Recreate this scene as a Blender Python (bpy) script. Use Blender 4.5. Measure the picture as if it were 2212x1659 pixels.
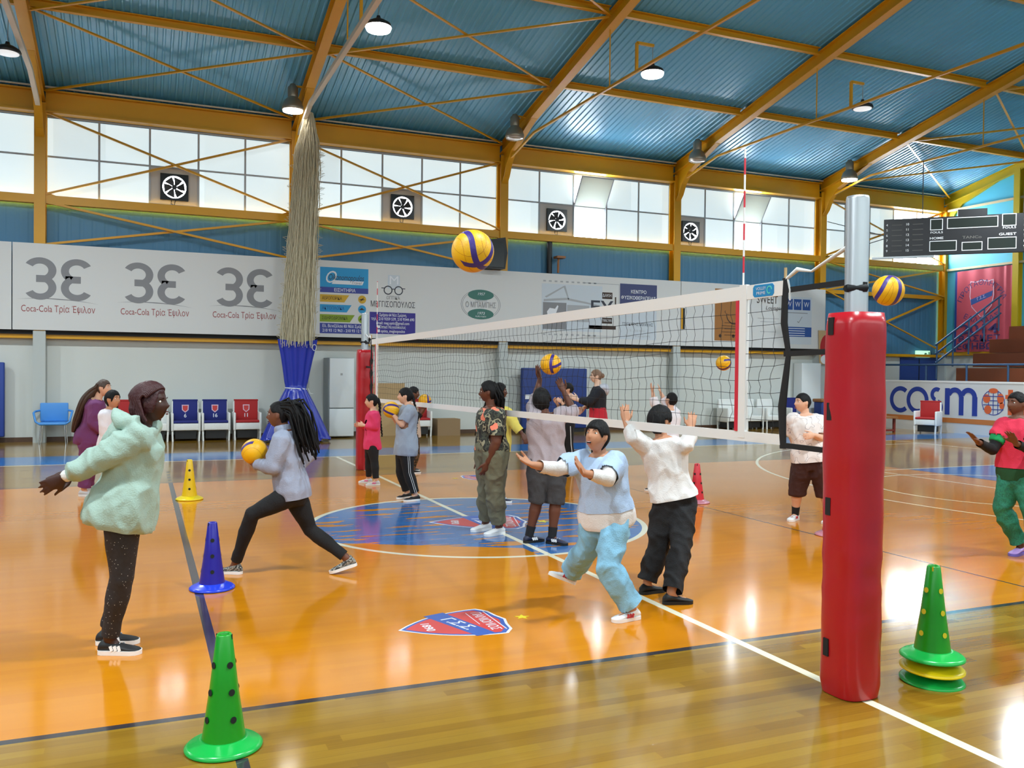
import bpy, bmesh, math, random
from mathutils import Vector, Matrix, noise
PI = math.pi
S = bpy.context.scene
for _o in list(bpy.data.objects):
    bpy.data.objects.remove(_o)
C = S.collection
random.seed(7)

# ------------------------------------------------------------------ camera
cam_d = bpy.data.cameras.new('camera'); cam = bpy.data.objects.new('camera', cam_d); C.objects.link(cam)
cam_d.sensor_width = 36; cam_d.lens = 30.62; cam_d.clip_start = .05; cam_d.clip_end = 300
_y, _p, _r = 0.403301, -0.015629, 0.010448
_f = Vector((math.sin(_y)*math.cos(_p), math.cos(_y)*math.cos(_p), math.sin(_p)))
_x = Vector((math.cos(_y), -math.sin(_y), 0)); _u = _x.cross(_f)
_x2 = _x*math.cos(_r) + _u*math.sin(_r); _u2 = -_x*math.sin(_r) + _u*math.cos(_r)
cam.matrix_world = Matrix(((_x2.x, _u2.x, -_f.x, -3.4005), (_x2.y, _u2.y, -_f.y, -8.8693), (_x2.z, _u2.z, -_f.z, 1.66), (0, 0, 0, 1)))
S.camera = cam
# ------------------------------------------------------------------ view, world, lights
S.view_settings.view_transform = 'Standard'; S.view_settings.look = 'None'
S.view_settings.gamma = 1.0; S.view_settings.use_curve_mapping = False
EXPOSURE = 0.4
S.view_settings.exposure = EXPOSURE
S.cycles.use_denoising = True
S.cycles.max_bounces = 6; S.cycles.diffuse_bounces = 3; S.cycles.glossy_bounces = 3
S.cycles.transparent_max_bounces = 8; S.cycles.caustics_reflective = False; S.cycles.caustics_refractive = False
S.cycles.sample_clamp_indirect = 4.0
W = bpy.data.worlds.new('sky'); S.world = W; W.use_nodes = True
_bg = W.node_tree.nodes['Background']; _bg.inputs[0].default_value = (.86, .93, 1, 1); _bg.inputs[1].default_value = 18.0
PANE_FAR, PANE_NEAR_FILL, PANE_END = .58, 3.3, 1.4     # window sheet glow; the unseen near ones are brightened as added frontal fill
LAMP_FILL_W = 260.0                                     # watts of each area light, at lit lamps and added fill alike

COLX = [-21.52, -16.14, -10.76, -5.40, 0.0, 5.38, 10.77, 16.15, 21.5]
HW = 12.62                                          # half width of the hall (inner wall face)
def roof_z(y): return 7.58 + .225*(12.5 - abs(y))

# ------------------------------------------------------------------ materials
MATS = {}
def lin(c):
    return tuple(((v/255)/12.92 if v/255 <= .04045 else (((v/255)+.055)/1.055)**2.4) for v in c)
class N:
    """tiny wrapper: arithmetic on shader sockets"""
    def __init__(s, nt, sock): s.nt, s.s = nt, sock
    def _m(s, op, *a):
        n = s.nt.nodes.new('ShaderNodeMath'); n.operation = op
        for i, v in enumerate((s,)+a):
            if isinstance(v, N): s.nt.links.new(v.s, n.inputs[i])
            else: n.inputs[i].default_value = v
        return N(s.nt, n.outputs[0])
    def __add__(s, o): return s._m('ADD', o)
    def __sub__(s, o): return s._m('SUBTRACT', o)
    def __mul__(s, o): return s._m('MULTIPLY', o)
    def abs(s): return s._m('ABSOLUTE')
    def gt(s, o): return s._m('GREATER_THAN', o)
    def lt(s, o): return s._m('LESS_THAN', o)
    def max(s, o): return s._m('MAXIMUM', o)
    def min(s, o): return s._m('MINIMUM', o)
    def sqrt(s): return s._m('SQRT')
    def sin(s): return s._m('SINE')
    def floor(s): return s._m('FLOOR')
    def fract(s): return s._m('FRACT')
def mat(name, rgb, rough=.5, metal=0, bump=0, bscale=40, var=0, vscale=6, spec=.5, coat=0, emit=0, alpha=1, trans=0, sheen=0, bstretch=(1,1,1)):
    m = bpy.data.materials.new(name); m.use_nodes = True; nt = m.node_tree
    b = nt.nodes['Principled BSDF']; c = lin(rgb)+(1,)
    b.inputs['Base Color'].default_value = c; b.inputs['Roughness'].default_value = rough; b.inputs['Metallic'].default_value = metal
    b.inputs['Specular IOR Level'].default_value = spec; b.inputs['Coat Weight'].default_value = coat; b.inputs['Coat Roughness'].default_value = .1
    b.inputs['Alpha'].default_value = alpha; b.inputs['Transmission Weight'].default_value = trans
    if sheen: b.inputs['Sheen Weight'].default_value = sheen
    if emit:
        b.inputs['Emission Color'].default_value = c; b.inputs['Emission Strength'].default_value = emit
    tc = nt.nodes.new('ShaderNodeTexCoord')
    if var:
        no = nt.nodes.new('ShaderNodeTexNoise'); no.inputs['Scale'].default_value = vscale; no.inputs['Detail'].default_value = 4
        nt.links.new(tc.outputs['Object'], no.inputs['Vector'])
        mx = nt.nodes.new('ShaderNodeMix'); mx.data_type = 'RGBA'
        mx.inputs[6].default_value = tuple(v*(1-var) for v in c[:3])+(1,); mx.inputs[7].default_value = tuple(min(1, v*(1+var)) for v in c[:3])+(1,)
        nt.links.new(no.outputs['Fac'], mx.inputs[0]); nt.links.new(mx.outputs[2], b.inputs['Base Color'])
    if bump:
        mp = nt.nodes.new('ShaderNodeMapping'); mp.inputs['Scale'].default_value = bstretch
        nt.links.new(tc.outputs['Object'], mp.inputs['Vector'])
        n2 = nt.nodes.new('ShaderNodeTexNoise'); n2.inputs['Scale'].default_value = bscale; n2.inputs['Detail'].default_value = 3
        nt.links.new(mp.outputs[0], n2.inputs['Vector'])
        bp = nt.nodes.new('ShaderNodeBump'); bp.inputs['Strength'].default_value = bump; bp.inputs['Distance'].default_value = .02
        nt.links.new(n2.outputs['Fac'], bp.inputs['Height']); nt.links.new(bp.outputs[0], b.inputs['Normal'])
    MATS[name] = m
    return m
def overlay(m, rgb, scale, lo, seed=0):
    """big printed blotches over a patterned cloth"""
    nt = m.node_tree; b = nt.nodes['Principled BSDF']; src = b.inputs['Base Color'].links[0].from_socket; tc = nt.nodes.new('ShaderNodeTexCoord'); mp = nt.nodes.new('ShaderNodeMapping'); mp.inputs['Location'].default_value = (seed, seed*.7, seed*.3)
    t = nt.nodes.new('ShaderNodeTexNoise'); t.inputs['Scale'].default_value = scale; t.inputs['Detail'].default_value = 1
    nt.links.new(tc.outputs['Object'], mp.inputs[0]); nt.links.new(mp.outputs[0], t.inputs['Vector'])
    mx = nt.nodes.new('ShaderNodeMix'); mx.data_type = 'RGBA'; nt.links.new(N(nt, t.outputs['Fac']).gt(lo).s, mx.inputs[0]); nt.links.new(src, mx.inputs[6]); mx.inputs[7].default_value = lin(rgb)+(1,); nt.links.new(mx.outputs[2], b.inputs['Base Color'])
def pattern(name, kind, cols, scale=20, rough=.7):
    """printed cloth: cols are rgb stops"""
    m = mat(name, cols[0], rough); nt = m.node_tree; b = nt.nodes['Principled BSDF']; tc = nt.nodes.new('ShaderNodeTexCoord')
    rp = nt.nodes.new('ShaderNodeValToRGB'); rp.color_ramp.interpolation = 'CONSTANT'
    if kind == 'contour':
        t = nt.nodes.new('ShaderNodeTexNoise'); t.inputs['Scale'].default_value = scale; t.inputs['Detail'].default_value = 1.5; out = t.outputs['Fac']; lo, hi = .485, .50
    elif kind == 'noise':
        t = nt.nodes.new('ShaderNodeTexNoise'); t.inputs['Scale'].default_value = scale; t.inputs['Detail'].default_value = 2; out = t.outputs['Fac']; lo, hi = .36, .68
    else:
        t = nt.nodes.new('ShaderNodeTexVoronoi'); t.inputs['Scale'].default_value = scale; out = t.outputs['Distance']; lo, hi = .12, .62
        if kind == 'edge': t.feature = 'DISTANCE_TO_EDGE'; lo, hi = .03, .3
    nt.links.new(tc.outputs['Object'], t.inputs['Vector']); nt.links.new(out, rp.inputs[0])
    el = rp.color_ramp.elements
    while len(el) < len(cols): el.new(.5)
    for i, c in enumerate(cols):
        el[i].position = 0 if i == 0 else lo+(hi-lo)*(i-1)/max(1, len(cols)-2)
        el[i].color = lin(c)+(1,)
    nt.links.new(rp.outputs[0], b.inputs['Base Color'])
    return m

# ------------------------------------------------------------------ mesh builder
def frame(d, up=(0, 0, 1)):
    d = Vector(d).normalized(); up = Vector(up)
    s = d.cross(up)
    if s.length < 1e-4: s = d.cross(Vector((0, 1, 0)))
    s.normalize(); return s, s.cross(d).normalized()
class MB:
    def __init__(s): s.v, s.f, s.m, s.sm = [], [], [], []
    def add(s, vs, fs, m=0, smooth=False):
        o = len(s.v); s.v += [tuple(v) for v in vs]; s.f += [[i+o for i in f] for f in fs]
        s.m += [m]*len(fs); s.sm += [smooth]*len(fs); return s
    def box(s, lo, hi, m=0):
        x0, y0, z0 = lo; x1, y1, z1 = hi
        return s.add([(x0,y0,z0),(x1,y0,z0),(x1,y1,z0),(x0,y1,z0),(x0,y0,z1),(x1,y0,z1),(x1,y1,z1),(x0,y1,z1)],
                     [(0,3,2,1),(4,5,6,7),(0,1,5,4),(1,2,6,5),(2,3,7,6),(3,0,4,7)], m)
    def rbox(s, lo, hi, r=.02, m=0, smooth=True):
        bm = bmesh.new(); bmesh.ops.create_cube(bm, size=1)
        for v in bm.verts: v.co = Vector([lo[i]+(v.co[i]+.5)*(hi[i]-lo[i]) for i in range(3)])
        bmesh.ops.bevel(bm, geom=bm.edges[:], offset=r, segments=2, affect='EDGES', profile=.6)
        bm.verts.index_update(); s.add([v.co for v in bm.verts], [[v.index for v in f.verts] for f in bm.faces], m, smooth); bm.free(); return s
    def beam(s, a, b, w, h, m=0, up=(0, 0, 1)):
        return s.extr([(-w/2,-h/2),(w/2,-h/2),(w/2,h/2),(-w/2,h/2)], a, b, m, up)
    def extr(s, poly, a, b, m=0, up=(0, 0, 1)):
        """polygon (side, up) swept straight from a to b"""
        a, b = Vector(a), Vector(b); sd, u = frame(b-a, up); n = len(poly)
        vs = [a+sd*x+u*y for x, y in poly]+[b+sd*x+u*y for x, y in poly]
        return s.add(vs, [list(range(n))[::-1], list(range(n, 2*n))]+[(i, (i+1) % n, n+(i+1) % n, n+i) for i in range(n)], m)
    def ibeam(s, a, b, w, h, t=.02, m=0, up=(0, 0, 1)):
        w2, h2 = w/2, h/2
        return s.extr([(-w2,-h2),(w2,-h2),(w2,-h2+t),(t/2,-h2+t),(t/2,h2-t),(w2,h2-t),(w2,h2),(-w2,h2),(-w2,h2-t),(-t/2,h2-t),(-t/2,-h2+t),(-w2,-h2+t)], a, b, m, up)
    def prism(s, poly, o, ux, uy, d, m=0, smooth=False):
        o, ux, uy = Vector(o), Vector(ux), Vector(uy); nz = ux.cross(uy).normalized()*d; n = len(poly)
        vs = [o+ux*x+uy*y for x, y in poly]; vs += [v+nz for v in vs]
        s.add(vs, [list(range(n))[::-1], list(range(n, 2*n))], m)
        return s.add(vs, [(i, (i+1) % n, n+(i+1) % n, n+i) for i in range(n)], m, smooth)
    def loft(s, rings, m=0, cap=True, smooth=True, closed=True):
        n = len(rings[0]); vs = [v for r in rings for v in r]; fs = []
        for k in range(len(rings)-1):
            for i in range(n if closed else n-1):
                j = (i+1) % n; fs.append((k*n+i, k*n+j, (k+1)*n+j, (k+1)*n+i))
        s.add(vs, fs, m, smooth)
        if cap:
            s.add(rings[0], [list(range(n))[::-1]], m, smooth); s.add(rings[-1], [list(range(n))], m, smooth)
        return s
    def tube(s, pts, r, n=8, m=0, cap=True, flat=1.0, up=(0, 0, 1), round_=False, smooth=True):
        pts = [Vector(p) for p in pts]; k = len(pts)
        rr = list(r) if isinstance(r, (list, tuple)) else [r]*k
        if round_:
            d0 = (pts[0]-pts[1]).normalized(); d1 = (pts[-1]-pts[-2]).normalized()
            pts = [pts[0]+d0*rr[0]*.95, pts[0]+d0*rr[0]*.6]+pts+[pts[-1]+d1*rr[-1]*.6, pts[-1]+d1*rr[-1]*.95]
            rr = [rr[0]*.3, rr[0]*.8]+rr+[rr[-1]*.8, rr[-1]*.3]; k += 4
        rings = []; ps = None
        for i in range(k):
            d = (pts[min(i+1, k-1)]-pts[max(i-1, 0)])
            if d.length < 1e-9: d = Vector((0, 0, 1))
            d.normalize()
            if ps is None: sd, u = frame(d, up)
            else:
                sd = ps-d*ps.dot(d)
                if sd.length < 1e-5: sd, u = frame(d, up)
                sd.normalize(); u = sd.cross(d)
            ps = sd
            rings.append([pts[i]+sd*(math.cos(2*PI*j/n)*rr[i])+u*(math.sin(2*PI*j/n)*rr[i]*flat) for j in range(n)])
        return s.loft(rings, m, cap, smooth)
    def lathe(s, prof, n=32, o=(0, 0, 0), m=0, ax=None, smooth=True, cap=True):
        o = Vector(o); x, y, z = ax or (Vector((1,0,0)), Vector((0,1,0)), Vector((0,0,1)))
        return s.loft([[o+x*(r*math.cos(2*PI*j/n))+y*(r*math.sin(2*PI*j/n))+z*h for j in range(n)] for r, h in prof], m, cap, smooth)
    def ell(s, c, r, ax=None, n=16, m=0):
        k = n//2
        return s.lathe([(max(1e-4, math.sin(PI*i/k)), -math.cos(PI*i/k)) for i in range(k+1)], n, c, m,
                       [Vector(a)*q for a, q in zip(ax or ((1,0,0),(0,1,0),(0,0,1)), r)])
    def mesh(s, name):
        me = bpy.data.meshes.new(name); me.from_pydata(s.v, [], s.f)
        me.polygons.foreach_set('material_index', s.m); me.polygons.foreach_set('use_smooth', s.sm); me.update(); return me
    def build(s, name, mats, parent=None):
        me = s.mesh(name)
        for k in (mats if isinstance(mats, (list, tuple)) else [mats]): me.materials.append(MATS[k] if isinstance(k, str) else k)
        bm = bmesh.new(); bm.from_mesh(me); bmesh.ops.recalc_face_normals(bm, faces=bm.faces[:]); bm.to_mesh(me); bm.free()
        return link(name, me, parent)
def link(name, me, parent=None):
    o = bpy.data.objects.new(name, me); C.objects.link(o)
    if parent is not None:
        o.parent = parent
        o.matrix_parent_inverse = Matrix.Translation(parent.location).inverted() if parent.rotation_euler[:] == (0, 0, 0) else parent.matrix_basis.inverted()
    return o
def tag(o, label, cat, group=None):
    o['label'] = label; o['category'] = cat
    if group: o['group'] = group
    return o
def thing(name, label, cat, loc=(0, 0, 0), group=None):
    o = bpy.data.objects.new(name, None); o.empty_display_size = .1; C.objects.link(o); o.location = loc
    return tag(o, label, cat, group)
def struct(o):
    o['kind'] = 'structure'; return o
_TXT = bpy.data.curves.new('lettering', 'FONT'); _TXTO = bpy.data.objects.new('lettering', _TXT); C.objects.link(_TXTO)
def text(body, o, ux, uy, size, m, parent, name='lettering', width=None, align='CENTER', depth=.002, shear=0, bold=0, spacing=1, arc=None):
    psi = body.find('ψ'); body = body.replace('ψ', 'υ')
    _TXT.body = body; _TXT.size = 1; _TXT.align_x = align; _TXT.align_y = 'CENTER'; _TXT.resolution_u = 3; _TXT.extrude = 0
    _TXT.shear = shear; _TXT.offset = bold; _TXT.space_character = spacing; _TXT.space_line = .95
    bpy.context.view_layer.update()
    me = bpy.data.meshes.new_from_object(_TXTO.evaluated_get(bpy.context.evaluated_depsgraph_get()))
    if psi >= 0:      # the letter psi is drawn as upsilon with a stem
        def wid(s_):
            _TXT.body = s_; bpy.context.view_layer.update(); q = bpy.data.meshes.new_from_object(_TXTO.evaluated_get(bpy.context.evaluated_depsgraph_get())); xx = [v.co.x for v in q.vertices]; bpy.data.meshes.remove(q); return max(xx)-min(xx)
        x_ = min(v.co.x for v in me.vertices)+(wid(body[:psi])+wid(body[:psi+1]))/2+.02; bm = bmesh.new(); bm.from_mesh(me)
        ys = [v.co.y for v in me.vertices]; yb = (min(ys)+max(ys))/2
        bm.faces.new([bm.verts.new((x_+dx, yb+dy, .0004)) for dx, dy in ((-.035, -.50), (.035, -.50), (.035, .36), (-.035, .36))]); bm.to_mesh(me); bm.free()
    o, ux, uy = Vector(o), Vector(ux).normalized(), Vector(uy).normalized(); nz = ux.cross(uy)
    xs = [v.co.x for v in me.vertices] or [0]; w = max(xs)-min(xs) or 1; k = size
    kx = width/w if width else size
    for v in me.vertices:
        x, y = v.co.x*kx, v.co.y*k
        if arc:
            a = x/arc; rr = arc+y if arc > 0 else arc+y
            x, y = math.sin(a)*rr, math.cos(a)*rr-arc
        v.co = o+ux*x+uy*y+nz*depth
    me.materials.clear(); me.materials.append(MATS[m])
    me.name = name
    return link(name, me, parent)
def slab(poly, o, ux, uy, m, parent, name, d=.002):
    return MB().prism(poly, o, ux, uy, d).build(name, m, parent)
def rect(x0, y0, x1, y1): return [(x0, y0), (x1, y0), (x1, y1), (x0, y1)]
def remesh(mb, vox, smooth=4):
    """closed shapes -> one continuous skin"""
    me = mb.mesh('tmp'); o = bpy.data.objects.new('tmp', me); C.objects.link(o)
    md = o.modifiers.new('r', 'REMESH'); md.mode = 'VOXEL'; md.voxel_size = vox; md.use_smooth_shade = True
    bpy.context.view_layer.update()
    out = bpy.data.meshes.new_from_object(o.evaluated_get(bpy.context.evaluated_depsgraph_get()))
    bpy.data.objects.remove(o); bpy.data.meshes.remove(me)
    if smooth:
        bm = bmesh.new(); bm.from_mesh(out)
        for _ in range(smooth): bmesh.ops.smooth_vert(bm, verts=bm.verts[:], factor=.5, use_axis_x=True, use_axis_y=True, use_axis_z=True)
        bm.to_mesh(out); bm.free()
    out.polygons.foreach_set('use_smooth', [True]*len(out.polygons))
    return out

# ------------------------------------------------------------------ colours of the place
mat('yellow_steel', (214, 154, 12), .42, var=.08, vscale=1.5)
mat('olive_steel', (196, 172, 30), .42)
mat('cream_steel', (205, 190, 150), .5)
mat('white_steel', (212, 200, 180), .45)
mat('roof_blue', (98, 174, 214), .30, spec=.6, var=.06, vscale=.5)
mat('sheet_blue', (70, 124, 160), .5, var=.06, vscale=.7)
mat('end_cyan', (86, 190, 218), .5)  # the cladding blue made lighter, strong light put into its colour
mat('gap_shade', (28, 28, 28), .8)  # stands for the shade below the sponsor boards
mat('wall_white', (208, 212, 208), .55, var=.03, vscale=1.2)
mat('pilaster_grey', (186, 192, 190), .6)
mat('banner_white', (212, 212, 211), .5, var=.015, vscale=.6)
mat('baseboard_brown', (84, 58, 40), .5)
mat('mullion_grey', (168, 174, 182), .5)
mat('panel_grey', (196, 192, 188), .5)
mat('black', (22, 22, 24), .45)
mat('black_gloss', (16, 16, 18), .25)
mat('steel', (176, 180, 184), .32, metal=.9)
mat('aluminium', (178, 182, 186), .42, metal=.8, bump=.05, bscale=6, bstretch=(30, 30, 1))
mat('chrome', (200, 200, 200), .15, metal=1)
mat('white', (236, 236, 234), .5)
mat('white_plastic', (232, 233, 230), .4)
mat('pad_red', (180, 18, 32), .28, bump=.25, bscale=5, spec=.6)
mat('lamp_lit', (255, 250, 244), .5, emit=14)
mat('lamp_dim', (236, 240, 244), .5, emit=.5)
mat('lamp_glass', (205, 200, 195), .2, metal=.6)
mat('bell_grey', (150, 142, 128), .35, metal=.6)

def pane_mat(name, strength, tint=(222, 241, 246), dirt=.16):
    m = mat(name, (190, 200, 205), .4); nt = m.node_tree; b = nt.nodes['Principled BSDF']
    tc = nt.nodes.new('ShaderNodeTexCoord'); no = nt.nodes.new('ShaderNodeTexNoise'); no.inputs['Scale'].default_value = .9; no.inputs['Detail'].default_value = 5
    nt.links.new(tc.outputs['Object'], no.inputs['Vector'])
    x = nt.nodes.new('ShaderNodeSeparateXYZ'); nt.links.new(tc.outputs['Object'], x.inputs[0])
    vo = nt.nodes.new('ShaderNodeTexWhiteNoise'); vo.noise_dimensions = '2D'      # every sheet is a little differently weathered
    cb = nt.nodes.new('ShaderNodeCombineXYZ')
    px = ((N(nt, x.outputs[0])-.03)*(1/1.04)).floor(); pz = ((N(nt, x.outputs[2])-5.33)*(1/.885)).floor()
    nt.links.new(px.s, cb.inputs[0]); nt.links.new(pz.s, cb.inputs[1]); nt.links.new(cb.outputs[0], vo.inputs['Vector'])
    st = (N(nt, vo.outputs['Value'])*.22+.86+N(nt, no.outputs['Fac'])*dirt-dirt/2)*strength
    b.inputs['Emission Color'].default_value = lin(tint)+(1,); nt.links.new(st.s, b.inputs['Emission Strength'])
pane_mat('pane_far', PANE_FAR); pane_mat('pane_near_fill', PANE_NEAR_FILL); pane_mat('pane_end', PANE_END)
def sheet_mat(name, rgb):
    m = mat(name, rgb, .5); nt = m.node_tree; out = nt.nodes['Material Output']; b = nt.nodes['Principled BSDF']
    t = nt.nodes.new('ShaderNodeBsdfTranslucent'); t.inputs[0].default_value = lin(rgb)+(1,)
    mx = nt.nodes.new('ShaderNodeMixShader'); mx.inputs[0].default_value = .3
    nt.links.new(b.outputs[0], mx.inputs[1]); nt.links.new(t.outputs[0], mx.inputs[2]); nt.links.new(mx.outputs[0], out.inputs[0])
sheet_mat('sash_sheet', (214, 220, 214))

# ------------------------------------------------------------------ floor with its painted courts
def floor_mat():
    m = bpy.data.materials.new('sports_floor'); m.use_nodes = True; nt = m.node_tree; MATS['sports_floor'] = m
    b = nt.nodes['Principled BSDF']; tc = nt.nodes.new('ShaderNodeTexCoord'); xs = nt.nodes.new('ShaderNodeSeparateXYZ')
    nt.links.new(tc.outputs['Object'], xs.inputs[0]); X, Y = N(nt, xs.outputs[0]), N(nt, xs.outputs[1])
    def noise_(scale, detail=3, st=(1, 1, 1), off=(0, 0, 0)):
        mp = nt.nodes.new('ShaderNodeMapping'); mp.inputs['Scale'].default_value = st; mp.inputs['Location'].default_value = off
        nt.links.new(tc.outputs['Object'], mp.inputs[0]); n = nt.nodes.new('ShaderNodeTexNoise'); n.inputs['Scale'].default_value = scale; n.inputs['Detail'].default_value = detail
        nt.links.new(mp.outputs[0], n.inputs['Vector']); return N(nt, n.outputs['Fac'])
    # boards run along X
    bw = .068; row = (Y*(1/bw)).floor()
    wn = nt.nodes.new('ShaderNodeTexWhiteNoise'); wn.noise_dimensions = '2D'; cb = nt.nodes.new('ShaderNodeCombineXYZ')
    r1 = nt.nodes.new('ShaderNodeTexWhiteNoise'); r1.noise_dimensions = '1D'; nt.links.new(row.s, r1.inputs['W'])
    seg = (X*.55+N(nt, r1.outputs['Value'])*7).floor()
    nt.links.new(row.s, cb.inputs[0]); nt.links.new(seg.s, cb.inputs[1]); nt.links.new(cb.outputs[0], wn.inputs['Vector'])
    plank = N(nt, wn.outputs['Value']); grain = noise_(9, 4, (.5, 14, 1))
    ramp = nt.nodes.new('ShaderNodeValToRGB'); e = ramp.color_ramp.elements
    e[0].position = .1; e[0].color = lin((114, 79, 20))+(1,); e[1].position = .9; e[1].color = lin((160, 124, 38))+(1,)
    el = e.new(.45); el.color = lin((142, 104, 28))+(1,)
    tone = plank*.5+grain*.35+noise_(.6, 2)*.3-.08; nt.links.new(tone.s, ramp.inputs[0])
    col = ramp.outputs[0]
    joint = (Y*(1/bw)).fract().lt(.035)
    def over(c, rgb, mask, a=1.0, rgb2=None):
        mx = nt.nodes.new('ShaderNodeMix'); mx.data_type = 'RGBA'; nt.links.new((mask*a).s, mx.inputs[0]); nt.links.new(c, mx.inputs[6])
        if rgb2:
            m2 = nt.nodes.new('ShaderNodeMix'); m2.data_type = 'RGBA'; nt.links.new((plank*.5+grain*.5).s, m2.inputs[0])
            m2.inputs[6].default_value = lin(rgb)+(1,); m2.inputs[7].default_value = lin(rgb2)+(1,); nt.links.new(m2.outputs[2], mx.inputs[7])
        else: mx.inputs[7].default_value = lin(rgb)+(1,)
        return mx.outputs[2]
    aX, aY = X.abs(), Y.abs()
    def R_(x0, x1, y0, y1): return X.gt(x0)*X.lt(x1)*Y.gt(y0)*Y.lt(y1)
    def dist(cx, cy): return ((X-cx)*(X-cx)+(Y-cy)*(Y-cy)).sqrt()
    col = over(col, (90, 58, 24), joint, .35)
    col = over(col, (214, 134, 12), aX.lt(9)*aY.lt(4.5), .97, (200, 120, 6))
    col = over(col, (34, 116, 182), aY.gt(7.58)*aY.lt(9.05), .95, (24, 102, 168))
    col = over(col, (34, 116, 182), aX.gt(9)*aX.lt(14)*aY.lt(2.42), .95, (24, 102, 168))
    d0 = dist(0, 0)
    wear = noise_(2.6, 5, (.55, 3.2, 1), (3, 1, 0)).lt(.585)
    slant = (X*.52+Y).gt(-1.5)
    col = over(col, (34, 116, 182), d0.lt(1.8)*wear*slant.max(X.gt(-.1)*Y.gt(-2)), .95, (20, 94, 160))
    # lines
    lw = .025
    dark = (aY-4.5).abs().lt(.026)*aX.lt(9.03)
    dark = dark.max((aX-9).abs().lt(.026)*aY.lt(4.5))
    dark = dark.max((X+3).abs().lt(.03)*aY.lt(4.5)).max((X-3).abs().lt(.012)*aY.lt(4.5))
    dash = (aX-3).abs().lt(.026)*aY.gt(4.7)*aY.lt(6.1)*((aY-4.7)*(1/.35)).fract().lt(.43)
    col = over(col, (42, 46, 56), dark.max(dash), .96)
    ax = aX
    def da(cx): return ((ax-cx)*(ax-cx)+Y*Y).sqrt()
    wh = (aY-7.5).abs().lt(lw)*aX.lt(14)
    wh = wh.max((aX-14).abs().lt(lw)*aY.lt(7.5))
    wh = wh.max(X.abs().lt(.03)*aY.lt(7.5)).max((d0-1.8).abs().lt(.03))
    wh = wh.max((da(12.425)-6.75).abs().lt(lw)*aX.lt(12.43)*aY.lt(6.6)).max((aY-6.6).abs().lt(lw)*aX.gt(11)*aX.lt(14))
    wh = wh.max((da(8.2)-1.8).abs().lt(lw)).max((aX-8.2).abs().lt(lw)*aY.lt(2.45)).max((aY-2.45).abs().lt(lw)*aX.gt(8.2)*aX.lt(14))
    col = over(col, (232, 226, 200), wh, .96)
    nt.links.new(col, b.inputs['Base Color'])
    rough = noise_(1.4, 4, (1, 1, 1))*.07+.085
    nt.links.new(rough.s, b.inputs['Roughness']); b.inputs['Specular IOR Level'].default_value = .42
    b.inputs['Coat Weight'].default_value = .12; b.inputs['Coat Roughness'].default_value = .07
    bp = nt.nodes.new('ShaderNodeBump'); bp.inputs['Strength'].default_value = .06; bp.inputs['Distance'].default_value = .003
    nt.links.new((noise_(3, 3, (.6, 3, 1))+plank*.25).s, bp.inputs['Height']); nt.links.new(bp.outputs[0], b.inputs['Normal'])
    nt.links.new(bp.outputs[0], b.inputs['Coat Normal'])
floor_mat()
struct(MB().box((-21.6, -HW, -.12), (21.6, HW, 0)).build('floor', 'sports_floor'))

# ------------------------------------------------------------------ walls
def corrugated(x0, x1, pts, per=.15, dep=.018, along='x'):
    """ribbed sheet: ribs follow pts [(y,z),(y,z)], pushed towards -normal"""
    mb = MB(); n = int((x1-x0)/per); rows = [[], []]
    (ya, za), (yb, zb) = pts; L = math.hypot(yb-ya, zb-za); ny, nz = (zb-za)/L, -(yb-ya)/L
    for i in range(n+1):
        for fx, h in ((0, 0), (.55, 0), (.68, 1), (.87, 1)):
            x = x0+(i+fx)*per
            if x > x1+.001: break
            for k, (y, z) in enumerate(pts): rows[k].append((x, y+ny*dep*h, z+nz*dep*h))
    w = len(rows[0]); mb.add(rows[0]+rows[1], [(i, i+1, w+i+1, w+i) for i in range(w-1)])
    return mb
XL, XR = -21.55, 21.55
struct(MB().box((XL, HW, 0), (XR, HW+.2, 2.30)).build('wall_far', 'wall_white'))
struct(corrugated(XL, XR, [(HW+.02, 2.28), (HW+.02, 5.2)], .25, .006).build('wall_far_cladding', 'sheet_blue'))
struct(MB().box((XL, HW+.02, 7.05), (XR, HW+.1, 7.75)).build('wall_far_eave', 'sheet_blue'))
struct(MB().box((XL, -HW-.2, 0), (XR, -HW, 3.2)).build('wall_near', 'wall_white'))
struct(MB().box((XL, -HW-.1, 3.2), (XR, -HW-.02, 4.4)).build('wall_near_cladding', 'sheet_blue'))
struct(MB().box((XL, -HW-.1, 7.05), (XR, -HW-.02, 7.75)).build('wall_near_eave', 'sheet_blue'))
def gable(x, d, m, name, z0):
    poly = [(-HW-.1, z0), (HW+.1, z0), (HW+.1, roof_z(HW)+.1), (0, roof_z(0)+.1), (-HW-.1, roof_z(HW)+.1)]
    struct(MB().prism(poly, (x, 0, 0), (0, 1, 0), (0, 0, 1), d).build(name, m))
gable(21.5, .12, 'end_cyan', 'wall_right_cladding', 2.3); gable(-21.62, .12, 'sheet_blue', 'wall_left_cladding', 2.3)
struct(MB().box((21.46, -HW, 0), (21.62, HW, 2.3)).build('wall_right', 'wall_white'))
struct(MB().box((-21.62, -HW, 0), (-21.5, HW, 2.3)).build('wall_left', 'wall_white'))
struct(MB().box((-21.4, HW-.02, 0), (19.4, HW, .10)).build('baseboard_far', 'baseboard_brown'))
# roof: two ribbed slopes
for sgn, nm in ((1, 'ceiling_far_slope'), (-1, 'ceiling_near_slope')):
    struct(corrugated(XL, XR, [(sgn*(HW+.12), roof_z(HW+.12)+.13), (0, roof_z(0)+.13)], .15, -.022 if sgn > 0 else .022).build(nm, 'roof_blue'))

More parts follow.
